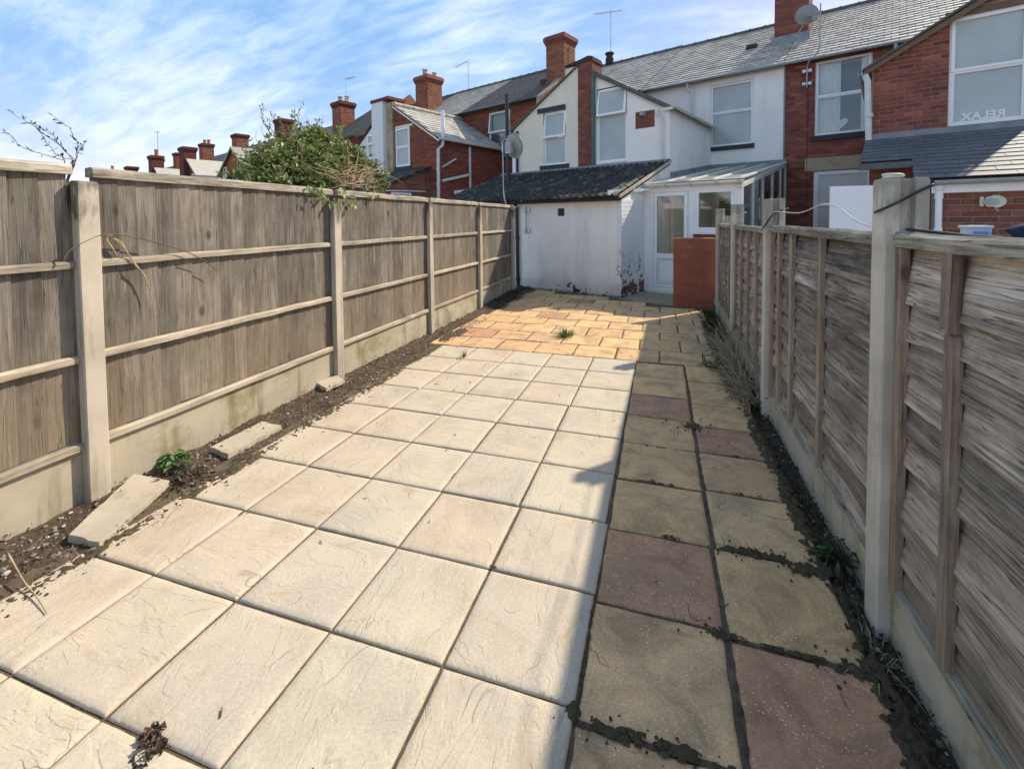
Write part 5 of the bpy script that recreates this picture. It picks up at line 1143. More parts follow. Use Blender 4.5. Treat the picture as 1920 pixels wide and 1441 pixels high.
# tall black flue rising behind the dish
u_, z_ = px_v(950, 178, 1.4); fl = hroot('flue_pipe', u_, 1.4, 'tall black flue pipe rising from the outhouse roof behind the satellite dish', 'flue', z=2.40)
mb = MB(); mb.tube([(u_+.04, 1.4, 2.36), (u_+.02, 1.4, 3.2), (u_, 1.4, z_-.03)], .052, 12); mb.build('pipe', MT['black_plastic'], fl)
mb = MB(); mb.tube([(u_, 1.4, z_-.03), (u_, 1.4, z_)], .058, 12); mb.tube([(u_, 1.4, z_-.4), (u_, 1.4, z_-.36)], .058, 12); mb.build('cowl', MT['black_plastic'], fl)

# ------------------------------------------------------------------ glazed porch
po = hroot('glazed_porch', 0.9, 1.05, 'white framed lean to porch with a clear sheet roof beside the outhouse', 'porch')
V0 = 1.05
mb = MB(); mb.box(.00, .15, V0, V0+.09, 0, 2.12); mb.box(.945, .995, V0, V0+.08, 0, 2.10); mb.box(1.77, 1.86, V0, V0+.10, 0, 2.12); mb.box(.15, 1.77, V0+.005, V0+.08, 2.08, 2.14); mb.box(0.0, 1.88, V0-.02, V0+.05, 2.14, 2.20)
mb.build('frame', MT['upvc'], po)
dr = MB(); frame_v(dr, .15, .945, .06, 2.08, V0, .055, .004, .07); frame_v(dr, .205, .89, .115, 2.025, V0, .07, -.008, .05); dr.box(.275, .82, V0-.008, V0+.05, .70, .80)
d_ = dr.build('door', MT['upvc'], po)
mb = MB(); mb.box(.275, .82, V0+.012, V0+.018, .80, 1.955); mb.build('pane', MT['glass_clear'], d_)
mb = MB(); mb.box(.275, .82, V0+.012, V0+.03, .185, .70); mb.box(.32, .775, V0+.004, V0+.013, .23, .655); mb.build('panel', MT['upvc'], d_)
mb = MB(); frame_v(mb, .197, .898, .107, 2.033, V0, .009, -.003, .0035); frame_v(mb, .275, .82, .80, 1.955, V0, .008, -.011, -.0085); frame_v(mb, .275, .82, .185, .70, V0, .008, -.011, -.0085); frame_v(mb, .318, .777, .228, .657, V0, .004, .002, .0035); mb.build('gasket', MT['grey_plastic'], d_)
mb = MB(); mb.box(.10, .98, V0-.10, V0+.02, -.01, .055); mb.box(.14, .95, V0-.05, V0+.02, .055, .075); mb.build('threshold', MT['upvc_dirty'], d_)
mb = MB(); mb.tube([(.84, V0-.01, .98), (.84, V0-.05, .98), (.75, V0-.05, .98)], .010, 8); mb.build('handle', MT['grey_plastic'], d_)
window(po, .995, 1.77, 1.235, 2.08, V0, None, .05, 'glass_clear', sill=(.02, .035), recess=.01, sillmat='upvc')
mb = MB(); frame_v(mb, 1.05, 1.72, 1.285, 2.035, V0, .045, -.006, .03); mb.build('sash', MT['upvc'], po)
mb = MB(); mb.box(.995, 1.86, V0+.01, V0+.12, 0, 1.20); dw = mb.build('dwarf_wall', MT['mortar_dark'], po)
brick_objs(dw, brick_rects(1.0, 1.85, .72, 1.19, seed=23), V0+.01, 'brick_brown', .006)
# side glazing towards the neighbour
UR = 1.84; S0 = (1.0, 2.10); S1 = (5.55, 2.86)
def rz_at(v): return S0[1]+(S1[1]-S0[1])*(v-S0[0])/(S1[0]-S0[0])
vs_ = [1.15, 2.02, 2.91, 3.93, 4.92, 5.58]
mb = MB()
for v in vs_: mb.box(UR-.04, UR+.02, v-.03, v+.03, .9, rz_at(v))
mb.bar((UR-.01, S0[0], rz_at(S0[0])-.02), (UR-.01, S1[0], rz_at(S1[0])-.02), .07, .07); mb.box(UR-.04, UR+.02, 1.15, 5.58, .84, .92)
sf = mb.build('side_frame', MT['upvc_dirty'], po)
for a, b_ in zip(vs_[:-1], vs_[1:]):
    mb = MB(); mb.prism([(UR-.012, a+.03, .92), (UR-.012, b_-.03, .92), (UR-.012, b_-.03, rz_at(b_)-.06), (UR-.012, a+.03, rz_at(a)-.06)], (.006, 0, 0)); mb.build('pane', MT['glass_clear'], sf)
mb = MB(); mb.box(UR-.10, UR+.01, 1.15, 5.6, 0, .84); mb.build('side_dwarf_wall', MT['brick_brown'], po)
# roof: sheets between white bars
us = [-.02, .455, .92, 1.385, 1.86]; RA = (V0-.07, 2.215); RB = (5.60, 2.90)
bars = MB()
for u in us: bars.bar((u, RA[0], RA[1]+.015), (u, RB[0], RB[1]+.015), .055, .035)
rfp = bars.build('roof', MT['upvc_dirty'], po)
for a, b_ in zip(us[:-1], us[1:]):
    mb = MB(); mb.add([(a+.026, RA[0]-.02, RA[1]+.004), (b_-.026, RA[0]-.02, RA[1]+.004), (b_-.026, RB[0], RB[1]+.004), (a+.026, RB[0], RB[1]+.004)], [(0, 1, 2, 3)]); mb.build('sheet', MT['polycarbonate'], rfp)
mb = MB(); roof_sheet(mb, -.02, -.62, 1.0, 2.30, 2.42, 2.52, .012); mb.build('side_sheet', MT['polycarbonate'], rfp)
mb = MB(); mb.bar((0.0, 5.585, 2.94), (1.86, 5.585, 2.94), .05, .12); mb.bar((.015, 2.5, 2.50), (.015, 5.55, 2.93), .03, .14); mb.build('flashing', MT['lead'], rfp)
gutter(po, (-.06, V0-.10, 2.19), (1.92, V0-.10, 2.18), 'upvc_dirty', .05)
mb = MB()
for u in (.05, .5, .98, 1.45, 1.83): mb.box(u-.012, u+.012, V0-.157, V0-.03, 2.125, 2.20)
mb.build('gutter_bracket', MT['grey_plastic'], po)
mb = MB(); mb.bar((-.17, -.10, 2.02), (.12, 1.0, 2.10), .075, .06); mb.box(-.215, -.135, -.14, -.06, 1.92, 2.05); mb.build('gutter_link', MT['upvc'], po)
# inside: floor, door into the house and pale plaster
mb = MB(); mb.box(.01, 1.83, V0+.12, 5.6, -.05, .02); mb.build('floor', MT['landing_concrete'], po)
mb = MB(); frame_v(mb, .35, .80, .9, 2.05, 4.9, .05, 0, .05); mb.box(.38, .77, 4.93, 4.94, .95, 2.0); mb.box(.34, .81, 4.95, 5.58, 0, 2.1); mb.build('inner_cupboard', MT['room_pale'], po)
mb = MB(); mb.box(.42, .72, 4.885, 4.925, 1.45, 1.95); mb.box(1.3, 1.68, 5.4, 5.5, .1, 2.2); mb.build('inner_door', MT['room_dark'], po)
mb = MB(); mb.box(.02, .06, 2.5, 5.5, .02, 2.4); mb.box(.06, 1.25, 5.53, 5.56, .02, 2.7); mb.build('inner_lining', MT['room_pale'], po)
mb = MB(); mb.box(1.02, 1.32, 2.6, 2.95, .02, 1.55); mb.build('inner_locker', MT['upvc_dirty'], po)

# ------------------------------------------------------------------ painted red brick wall beside the porch
rw = empty('brick_wall', (0.525, 8.40, 0), 0, 'waist high wall of red painted bricks in front of the glazed porch', 'wall'); OFF[rw.name] = (0.525, 8.40, 0)
mb = MB(); mb.box(.205, .845, 8.30, 8.515, -.05, 1.145); cr = mb.build('core', MT['mortar_red'], rw)
rects = brick_rects(.205, .845, -.02, 1.14, seed=25, ch=.0775, bl=.232, gap=.008)
brick_objs(rw, rects, 8.30, 'brick_painted', .006)
mb = MB(); mb.box(.198, .852, 8.288, 8.52, 1.147, 1.168); mb.build('coping', MT['terracotta'], rw)

# ------------------------------------------------------------------ neighbour's outhouse on the right
no = hroot('outhouse', 4.9, 0, "neighbour's brick outhouse with a blue grey slate roof, behind the lapped fence", 'outhouse')
mb = MB(); mb.box(4.40, 6.4, 0.0, .2, -.05, 1.90); mb.box(4.40, 4.5, .2, 2.43, -.05, 1.90); fw_ = mb.build('front_wall', MT['mortar'], no)
brick_objs(fw_, brick_rects(4.42, 5.75, 1.05, 1.80, seed=27), 0.0, 'brick_brown', .008)
mb = MB(); mb.box(4.36, 6.4, -.045, -.003, 1.80, 1.925); mb.build('fascia', MT['upvc'], no)
gutter(no, (4.38, -.11, 1.955), (6.4, -.11, 1.955), 'grey_plastic', .055)
mb = MB(); mb.box(3.69, 4.395, .85, 1.0, -.05, 2.235); mb.box(3.69, 3.8, 1.0, 2.43, -.05, 2.235); sw2 = mb.build('set_back_wall', MT['mortar_dark'], no)
brick_objs(sw2, brick_rects(3.70, 4.39, 1.45, 2.235, seed=28), .85, 'brick_maroon', .008)
pipe(no, [(4.43, -.10, 1.90), (4.43, -.06, 1.82), (4.43, -.05, .0)], .036, 'upvc', collars=[(4.43, -.05, 1.76), (4.43, -.05, 1.32)])
QA = (-.14, 1.985); QB = (2.43, 2.90)
sl_ = (QB[1]-QA[1])/(QB[0]-QA[0]); pit2 = math.atan(sl_)
mb = MB(); roof_sheet(mb, 4.20, 6.4, QA[0]+.02, QA[1]-.012, QB[0], QB[1]-.012, .05); roof_sheet(mb, 3.58, 4.199, .70, QA[1]+(.70-QA[0])*sl_-.012, QB[0], QB[1]-.012, .05); r2 = mb.build('roof', MT['soot_cap'], no)
SLW = .31
def slate_mesh(k):
    rg = random.Random(900+k); mb = MB(); w = SLW-.004; L = .335; j = [rg.uniform(-.003, .003) for _ in range(4)]
    mb.add([(-w/2+j[0], 0, .010), (w/2+j[1], j[2], .010), (w/2, L, .004), (-w/2, L, .004), (-w/2+j[0], 0, 0), (w/2+j[1], j[2], 0), (w/2, L, 0), (-w/2, L, 0)], [(0, 1, 2, 3), (4, 5, 1, 0), (1, 5, 6, 2), (3, 7, 4, 0)])
    return mb.mesh(MT['slate_blue'])
SLM = [slate_mesh(k) for k in range(5)]
Lr = math.hypot(QB[0]-QA[0], QB[1]-QA[1]); ga = .21; nr = int(Lr/ga)
for r in range(nr):
    s = r*ga; v = QA[0]+s*math.cos(pit2); z = QA[1]+s*math.sin(pit2)
    u0 = 3.58 if v > .66 else 4.18
    u = u0+SLW/2-(SLW/2 if r % 2 else 0)
    while u < 6.2:
        uu = max(u, u0+SLW*.27) if u < u0+SLW*.4 else u
        sc = .5 if u < u0+SLW*.4 and r % 2 else 1.0
        obj('slate', SLM[R.randrange(5)], r2, ((u0+SLW*.25 if sc == .5 else uu)-4.9, v, z+.004), (pit2-.03+R.uniform(-.004, .004), R.uniform(-.006, .006), R.uniform(-.005, .005)), (sc, 1, 1)); u += SLW
mb = MB(); mb.bar((3.58, 2.40, 2.915), (6.4, 2.40, 2.915), .10, .10); mb.build('flashing', MT['lead'], r2)
mb = MB(); mb.bar((3.56, .66, QA[1]+(.66-QA[0])*sl_-.02), (4.30, .66, QA[1]+(.66-QA[0])*sl_-.02), .05, .09); mb.build('edge_board', MT['slate_blue'], r2)
# security light on the brick wall
sl2 = hroot('security_light', 4.9, 0, "cream and grey security light on the neighbour's outhouse wall", 'light', z=1.67)
mb = MB(); n = 24; pr_ = []
for k in range(n):
    a = 2*math.pi*k/n; x = .112*math.cos(a); zz = .078*math.sin(a)
    if x < 0: x *= .72; zz = math.copysign(min(abs(zz), .062), zz)
    pr_.append((4.915+x, -.085, 1.675+zz))
mb.prism(pr_, (0, .075, 0)); mb.build('body', MT['cream_plastic'], sl2)
mb = MB(); mb.prism([(4.895+.072*math.cos(2*math.pi*k/18), -.097, 1.675+.043*math.sin(2*math.pi*k/18)) for k in range(18)], (0, .011, 0)); mb.build('lens', MT['grey_plastic'], sl2)
mb = MB(); mb.box(4.80, 4.835, -.075, -.01, 1.62, 1.735); mb.build('hinge', MT['cream_plastic'], sl2)
mb = MB(); mb.tube([(4.93, -.06, 1.60), (4.96, -.07, 1.555)], .004, 6); mb.build('pull_cord', MT['cable_white'], sl2)

# ------------------------------------------------------------------ things seen over the lapped fence
wb_ = MB(); wb_.box(1.80, 2.20, 6.0, 6.03, -.14, 1.845); o = wb_.build('board', MT['white_card']); o.name = 'plain_sheet'; tag(o, "plain white panel standing upright in the neighbour's yard behind the slat fence", 'sheet')
cb = empty('storage_cupboard', (1.55, 2.2, -.14), 0, 'low grey storage cupboard hidden behind the lapped fence, clutter on top', 'cupboard'); OFF[cb.name] = (1.55, 2.2, -.14)
mb = MB(); mb.box(1.12, 1.95, 1.35, 3.0, -.14, 1.325); mb.build('body', MT['grey_plastic'], cb)
mb = MB(); mb.box(1.10, 1.97, 1.33, 3.02, 1.327, 1.355); mb.build('lid', MT['sill_dark'], cb)
tub = empty('plastic_tub', (1.25, 2.43, 1.355), 0, 'small clear plastic tub with a blue label behind the slat fence', 'tub'); OFF[tub.name] = (1.25, 2.43, 1.355)
mb = MB(); mb.prism([(1.215, 2.39, 1.357), (1.28, 2.39, 1.357), (1.285, 2.385, 1.452), (1.21, 2.385, 1.452)], (0, .06, 0)); mb.build('body', MT['clear_tub'], tub)
mb = MB(); mb.box(1.207, 1.288, 2.38, 2.455, 1.453, 1.462); mb.build('lid', MT['upvc'], tub)
mb = MB(); mb.box(1.225, 1.27, 2.379, 2.386, 1.405, 1.438); mb.build('label_print', MT['blue_label'], tub)
def lump(name, c, r, mat, seed, lab, cat):
    rg = random.Random(seed); mb = MB(); vs = []; n = 14; m = 24
    for j in range(n+1):
        ph = math.pi*j/n
        for i in range(m):
            th = 2*math.pi*i/m; d = Vector((math.sin(ph)*math.cos(th), math.sin(ph)*math.sin(th), math.cos(ph))); k = 1+.22*noise.noise(d*1.8+Vector((seed, 0, 0)))+.10*noise.noise(d*5)
            p = (c[0]+d.x*r[0]*k, c[1]+d.y*r[1]*k, max(c[2]+d.z*r[2]*k, c[2]-r[2]*.7)); vs.append(p)
    mb.add(vs, [(j*m+i, j*m+(i+1) % m, (j+1)*m+(i+1) % m, (j+1)*m+i) for j in range(n) for i in range(m)])
    return tag(mb.build(name, MT[mat], smooth=True, fix=False), lab, cat)
lump('cloth_bag', (1.45, 2.22, 1.42), (.17, .20, .085), 'navy_cloth', 3, 'crumpled navy bag beside the clear tub behind the slat fence', 'bag')
mb = MB(); vs = []; n = 12
for j in range(n):
    for i in range(n):
        x = 1.22+.5*i/(n-1); y = 1.62+.42*j/(n-1); vs.append((x, y, 1.40+.035*abs(noise.noise(Vector((x*7, y*7, 2))))+.03*math.sin(i*1.1)*math.cos(j*.7)))
mb.add(vs, [(j*n+i, j*n+i+1, (j+1)*n+i+1, (j+1)*n+i) for j in range(n-1) for i in range(n-1)])
tag(mb.build('crumpled_sheet', MT['paper_pink'], fix=False), 'crumpled pale pink sheet lying on the clutter at the right edge', 'sheet')

# cables
def cable(name, pts, r, mat, lab, cat='cable', n=6, sub=5):
    P = [Vector(p) for p in pts]; out = []
    for i in range(len(P)-1):
        p0, p1, p2, p3 = P[max(i-1, 0)], P[i], P[i+1], P[min(i+2, len(P)-1)]
        for s in range(sub):
            t = s/sub; out.append(.5*((2*p1)+(p2-p0)*t+(2*p0-5*p1+4*p2-p3)*t*t+(3*p1-p0-3*p2+p3)*t**3))
    out.append(P[-1]); mb = MB(); rr = r if not isinstance(r, tuple) else [r[0]+(r[1]-r[0])*k/(len(out)-1) for k in range(len(out))]
    mb.tube(out, rr, n); return tag(mb.build(name, MT[mat], smooth=True), lab, cat)
cable('loose_cable', [px_X(*q, .80) for q in [(1447, 398), (1462, 397), (1500, 399), (1540, 384), (1570, 388), (1600, 410), (1632, 425)]], .0032, 'cable_white', 'pale cable sagging between the two nearest slat fence posts')
cable('post_tie', [px_X(1643, 398, .752)+Vector((-.004, 0, 0)), px_X(1662, 388, .752)+Vector((0, -.01, 0)), Vector((.80, 1.958, 1.556)), Vector((.845, 1.958, 1.585)), Vector((.893, 1.957, 1.61))], .005, 'cable_black', 'thin black cable slanting across the nearest slat fence post')
cable('coiled_cable', [Vector((.80+.03*math.cos(a), 2.02+.03*math.sin(a), 1.648+.006*math.sin(a*.5))) for a in [k*.8 for k in range(17)]], .004, 'cable_white', 'small coil of pale wire lying on top of the nearest slat fence post')
cable('fence_cable', [px_X(x, y, .80)+Vector((0.012, 0, .002)) for x, y in [(1692, 431), (1740, 436), (1800, 443), (1860, 448), (1919, 456)]], .0055, 'cable_black', 'black cable lying along the top of the nearest slat panel')
for k, y0 in enumerate((4.0, 6.1)):
    x = rfx(y0)
    cable('post_wire', [(x-.004, y0+.03, 1.42), (x-.004, y0-.054, 1.44), (x+.05, y0-.056, 1.52), (x+.10, y0-.056, 1.55), (x+.16, y0-.03, 1.57)], .005, 'cable_black' if k == 0 else 'cable_white', ('dark wire wrapped round the second slat fence post', 'pale wire wrapped round the third slat fence post')[k])

# ------------------------------------------------------------------ plants
def leaf(mb, p, n, d, L, w, t, fold=.25):
    n = Vector(n).normalized(); d = Vector(d); d = (d-n*d.dot(n))
    if d.length < 1e-5: d = n.orthogonal()
    d.normalize(); s = n.cross(d); p = Vector(p)
    mb.add([p, p+d*L*.45+s*w*.5+n*w*fold, p+d*L, p+d*L*.45-s*w*.5+n*w*fold], [(0, 1, 2), (0, 2, 3)], t)
def rdir(rg): 
    while True:
        v = Vector((rg.uniform(-1, 1), rg.uniform(-1, 1), rg.uniform(-1, 1)))
        if .05 < v.length < 1: return v.normalized()
def curve_pts(p, d, L, n, bend, rg, sag=0.0):
    out = [Vector(p)]; d = Vector(d).normalized()
    for _ in range(n): d = (d+rdir(rg)*bend+Vector((0, 0, -sag))).normalized(); out.append(out[-1]+d*L/n)
    return out
bu = empty('garden_bush', (-3.42, 4.15, -.14), 0, 'dense leafy green bush with tangled bare stems spilling over the boarded fence', 'bush'); OFF[bu.name] = (-3.42, 4.15, -.14)
rg = random.Random(77); fol = MB(); stm = MB()
CL = [(475, 320, .14, -3.50), (500, 300, .20, -3.45), (500, 335, .17, -3.35), (530, 285, .20, -3.50), (535, 320, .22, -3.40), (565, 265, .19, -3.55), (565, 300, .22, -3.40), (560, 335, .19, -3.30), (600, 265, .19, -3.50), (600, 295, .22, -3.35), (595, 330, .20, -3.25), (630, 275, .18, -3.45), (635, 300, .18, -3.35), (660, 290, .16, -3.45), (672, 308, .15, -3.40), (695, 318, .13, -3.40), (712, 335, .11, -3.40), (625, 330, .12, -3.25), (450, 335, .13, -3.45), (520, 345, .12, -3.22), (590, 252, .09, -3.55), (700, 350, .10, -3.3)]
for x, y, r, X in CL:
    c = px_X(x, y, X)
    for _ in range(int(r*95)):
        d = rdir(rg); d.z = d.z*.7+.25; P = curve_pts(c+d*r*.25, d, r*rg.uniform(.8, 1.5), 7, .28, rg, .10); tt = rg.random()
        for q in P: q.x = min(q.x, -3.06 if q.z < 1.85 else -2.86)
        stm.tube(P, [.004, .0036, .0032, .0028, .0022, .0016, .001, .0006], 4)
        for k in range(2, 8):
            for _q in range(2):
                L = rg.uniform(.03, .075)*(1.1-.06*k); leaf(fol, P[k]+rdir(rg)*.006, rdir(rg)*.8+Vector((.15, -.25, .8)), (P[k]-P[k-1]).normalized()*.6+rdir(rg), L, L*rg.uniform(.38, .62), (tt*.6+.4*rg.random()))
    for _ in range(int(1000*r*r*10)):
        d = rdir(rg); rad = r*(.2+.65*rg.random()**.6)*(1+.5*noise.noise(d*3+c)); p = c+d*rad*.9
        p.x = min(p.x, -3.08 if p.z < 1.83 else -2.86)
        nn = (d*.5+rdir(rg)*.8+Vector((0, 0, .5))); L = rg.uniform(.032, .078)
        leaf(fol, p, nn, rdir(rg)+Vector((0, 0, -.2)), L, L*rg.uniform(.4, .7), rg.random())
    for _ in range(5):
        stm.tube(curve_pts(c+rdir(rg)*r*.3, rdir(rg)+Vector((0, 0, .4)), r*1.6, 5, .35, rg), [.006, .005, .004, .003, .002, .001], 5)
# big leaves hanging over the capping
for x, y in [(600, 348), (612, 372), (650, 375), (655, 385), (585, 355), (640, 362), (700, 362)]:
    c = px_X(x, y, -2.94)
    for _ in range(7): leaf(fol, c+rdir(rg)*.05, Vector((1, -.3, .5))+rdir(rg)*.6, Vector((0, 0, -1))+rdir(rg)*.8, rg.uniform(.05, .09), rg.uniform(.03, .05), rg.random())
# upright sprays
for x, y, x2, y2 in [(560, 250, 562, 195), (570, 250, 548, 205), (505, 262, 490, 200), (512, 265, 508, 215), (596, 245, 600, 225), (455, 300, 462, 262)]:
    a, b_ = px_X(x, y, -3.5), px_X(x2, y2, -3.5); P = [a.lerp(b_, k/6)+Vector((0, .03*math.sin(k*1.3), 0)) for k in range(7)]
    stm.tube(P, [.005, .0045, .004, .0035, .003, .002, .001], 5)
    for k in range(1, 7):
        for _ in range(4): leaf(fol, P[k]+rdir(rg)*.02, rdir(rg)+Vector((.4, -.6, .3)), (b_-a).normalized()+rdir(rg)*.9, rg.uniform(.03, .06), rg.uniform(.008, .016), rg.random())
# bare tangled stems on its right side
for _ in range(80):
    x = rg.uniform(625, 705); y = rg.uniform(318, 360); p = px_X(x, y, rg.uniform(-3.25, -2.98)); p.z = max(p.z, 1.80)
    P = curve_pts(p, Vector((rg.uniform(-.3, .3), rg.choice((-1, 1)), rg.uniform(-.1, .5))), rg.uniform(.2, .5), 6, .28, rg)
    for q in P: q.z = max(q.z, 1.815)
    stm.tube(P, [.0045, .0042, .004, .0036, .003, .002, .0015], 5, rg.random())
tr = MB(); P = [Vector((-3.42, 4.15, -.14)), Vector((-3.40, 4.18, .9)), Vector((-3.28, 4.16, 1.6)), Vector((-3.12, 4.12, 1.84)), Vector((-3.15, 4.2, 2.0))]; tr.tube(P, [.06, .05, .045, .04, .02], 9)
for k in range(9): tr.tube(curve_pts(P[3], Vector((-.5+.3*rg.random(), rg.uniform(-1, 1), .6)), .55, 6, .25, rg), [.022, .018, .014, .011, .009, .007, .004], 6)
tr.build('trunk', MT['bramble_stem'], bu, smooth=True); stm.build('stems', MT['dry_stem'], bu, kind='stuff', fix=False); fol.build('foliage', MT['ivy_leaf'], bu, kind='stuff', fix=False)
# wispy shrub behind the near post
ws = empty('wispy_shrub', (-3.35, 1.75, -.14), 0, 'nearly bare wispy shrub with thin arching twigs behind the nearest boarded panel', 'shrub'); OFF[ws.name] = (-3.35, 1.75, -.14)
st = MB(); lf = MB(); rg = random.Random(5); root = Vector((-3.35, 1.78, -.14)); crown = Vector((-3.28, 1.76, 1.72))
st.tube([root, root.lerp(crown, .5)+Vector((.03, .02, 0)), crown], [.014, .010, .005], 7)
for path in [[(140, 300), (110, 270), (60, 235), (10, 205)], [(138, 300), (120, 280), (95, 250), (62, 230)], [(142, 302), (145, 270), (130, 240), (100, 218)], [(120, 300), (80, 290), (40, 275), (5, 240)], [(143, 300), (148, 285), (150, 275), (158, 268)], [(135, 300), (105, 292), (85, 262), (72, 240)]]:
    P = [px_X(*q, -3.2) for q in path]; P.insert(0, crown); out = []
    for i in range(len(P)-1):
        for s in range(6): out.append(P[i].lerp(P[i+1], s/6)+rdir(rg)*.004)
    out.append(P[-1]); n = len(out); st.tube(out, [.0019*(1-k/n)+.0009 for k in range(n)], 5)
    for k in range(9, n):
        if rg.random() < .7:
            for _ in range(rg.choice((1, 2))): leaf(lf, out[k], rdir(rg)+Vector((.5, -.5, 0)), (out[k]-out[k-1]).normalized()+rdir(rg)*.8, rg.uniform(.015, .04), rg.uniform(.004, .010), rg.random())
st.build('stem', MT['twig'], ws); lf.build('foliage', MT['dark_leaf'], ws, kind='stuff', fix=False)
# bramble hanging on the boarded fence
cable('bramble_vine', [px_X(*q, -2.93) for q in [(118, 490), (130, 470), (165, 450), (200, 439), (250, 444), (300, 457), (350, 472), (385, 490), (408, 508)]], (.005, .0025), 'twig', 'thin dark bramble arching across the nearest concrete post onto the fence', 'bramble')
for k, pp in enumerate([[(203, 440), (200, 450), (207, 460), (214, 470), (219, 480)], [(205, 440), (222, 455), (232, 465), (240, 476), (248, 488), (262, 505), (272, 518), (275, 535)], [(207, 441), (228, 456), (236, 470), (246, 485), (256, 500), (268, 512), (280, 540), (284, 560)]]):
    cable('dry_stem', [px_X(*q, -2.945) for q in pp], (.006, .003), 'dry_stem', ('short pale dry stem hooked over the upper fence rail', 'long twisted pale stem hanging below the upper fence rail', 'second twisted stem hanging lowest on the boarded panel')[k], 'dry stem')

def blades(name, c, n, h, spread, mat, seed, lab, cat, w=.004, lean=.6, pale=None):
    rg = random.Random(seed); mb = MB(); c = Vector(c)
    for _ in range(n):
        a = rg.uniform(0, 6.283); d = Vector((math.cos(a), math.sin(a), 0)); p = c+d*spread*rg.random()**.7*.6; L = h*rg.uniform(.5, 1.1); s = d.cross(Vector((0, 0, 1)))*w; ln = lean*rg.uniform(.3, 1.4)
        q = p+d*L*ln*.45+Vector((0, 0, L*.6)); e = p+d*L*ln*1.1+Vector((0, 0, L*(.85-.3*ln)))
        mb.add([p-s, p+s, q+s*.8, q-s*.8, e], [(0, 1, 2, 3), (3, 2, 4)], rg.random())
    return tag(mb.build(name, MT[mat], fix=False), lab, cat)
def leafy(name, c, n, h, spread, L, wd, mat, seed, lab, cat, flat=.4, lobes=False):
    rg = random.Random(seed); mb = MB(); c = Vector(c)
    for k in range(n):
        a = rg.uniform(0, 6.283); d = Vector((math.cos(a), math.sin(a), 0)); r = spread*rg.random()**.6; z = h*rg.uniform(.15, 1)*(1-.5*r/spread); p = c+d*r+Vector((0, 0, z)); l = L*rg.uniform(.6, 1.2)
        mb.tube([c+d*r*.2, (c+p)*.5+Vector((0, 0, z*.25)), p], .0018, 4, rg.random(), cap=False)
        leaf(mb, p, Vector((d.x*.4, d.y*.4, 1))+rdir(rg)*flat, d+rdir(rg)*.5, l, l*wd, rg.random())
        if lobes:
            for sgn in (-1, 1): leaf(mb, p, Vector((d.x*.4, d.y*.4, 1))+rdir(rg)*flat, d+sgn*d.cross(Vector((0, 0, 1)))*1.1, l*.75, l*wd*.7, rg.random())
    return tag(mb.build(name, MT[mat], fix=False), lab, cat)
p = px_ground(1060, 630); blades('grass_tuft', (p.x, p.y, 0), 150, .10, .16, 'weed_leaf', 1, 'bright green grass tuft growing between the far stone slabs', 'grass', .004, 1.0)
p = px_ground(868, 669); blades('grass_tuft', (p.x, p.y, 0), 22, .10, .05, 'weed_leaf', 2, 'sparse little weed in a joint of the cream slabs, far left', 'grass', .003)
p = px_ground(326, 882); leafy('green_weed', (p.x-.02, p.y+.02, .0), 24, .12, .075, .065, .55, 'weed_leaf', 3, 'glossy green broad leaved weed at the foot of the boarded fence', 'weed', .5, True)
p = px_ground(350, 892); leafy('dead_weed', (p.x, p.y, .0), 60, .06, .13, .045, .4, 'dead_leaf', 4, 'withered brown weed beside the glossy green one', 'weed', .8)
p = px_ground(290, 1392); rg = random.Random(55); mb = MB()
for cx_, cy_, n_ in ((-.035, .012, 26), (.0, .0, 34), (.03, -.016, 24), (.018, -.05, 14)):
    for _ in range(n_):
        q = Vector((p.x+cx_+rg.gauss(0, .011), p.y+cy_+rg.gauss(0, .011), .004+abs(rg.gauss(0, .009)))); l = rg.uniform(.008, .026); leaf(mb, q, rdir(rg)+Vector((0, 0, .4)), rdir(rg), l, l*rg.uniform(.5, .9), rg.random(), .6)
tag(mb.build('dead_leaf_clump', MT['dead_leaf'], fix=False), 'dark clump of dead leaves lying on the nearest cream slabs', 'dead leaves')
p = px_ground(1580, 1075, -.04); leafy('dark_weed', (p.x, p.y+.02, -.03), 60, .12, .10, .06, .35, 'dark_leaf', 6, 'dark green weed in the soil left of the nearest slat fence post', 'weed', .6)
p = px_ground(1565, 1045, -.03); leafy('green_weed', (p.x, p.y, -.02), 9, .07, .05, .06, .28, 'weed_leaf', 7, 'single sprig of long green leaves left of the nearest slat fence post', 'weed', .3)
blades('dry_grass', (.71, 1.84, -.045), 40, .085, .16, 'straw', 8, 'dry straw coloured grass at the foot of the nearest slat fence post', 'grass', .0025, 1.2)
p = px_ground(1335, 690, 0); leafy('green_weed', (p.x+.04, p.y, -.01), 60, .14, .10, .05, .5, 'weed_leaf', 9, 'low green weed beside the bramble heap on the paving edge', 'weed', .6)
p = px_ground(1318, 683); blades('grass_tuft', (p.x, p.y, 0), 10, .13, .05, 'dark_leaf', 10, 'long flopping dark blades lying on the paving by the bramble heap', 'grass', .006, 1.6)
bh = empty('bramble_heap', (.70, 4.55, -.04), 0, 'heap of dead bramble and strap leaves against the slat fence', 'bramble'); OFF[bh.name] = (0, 0, 0); bh.location = (0, 0, 0)
rg = random.Random(21); s1 = MB(); s2 = MB()
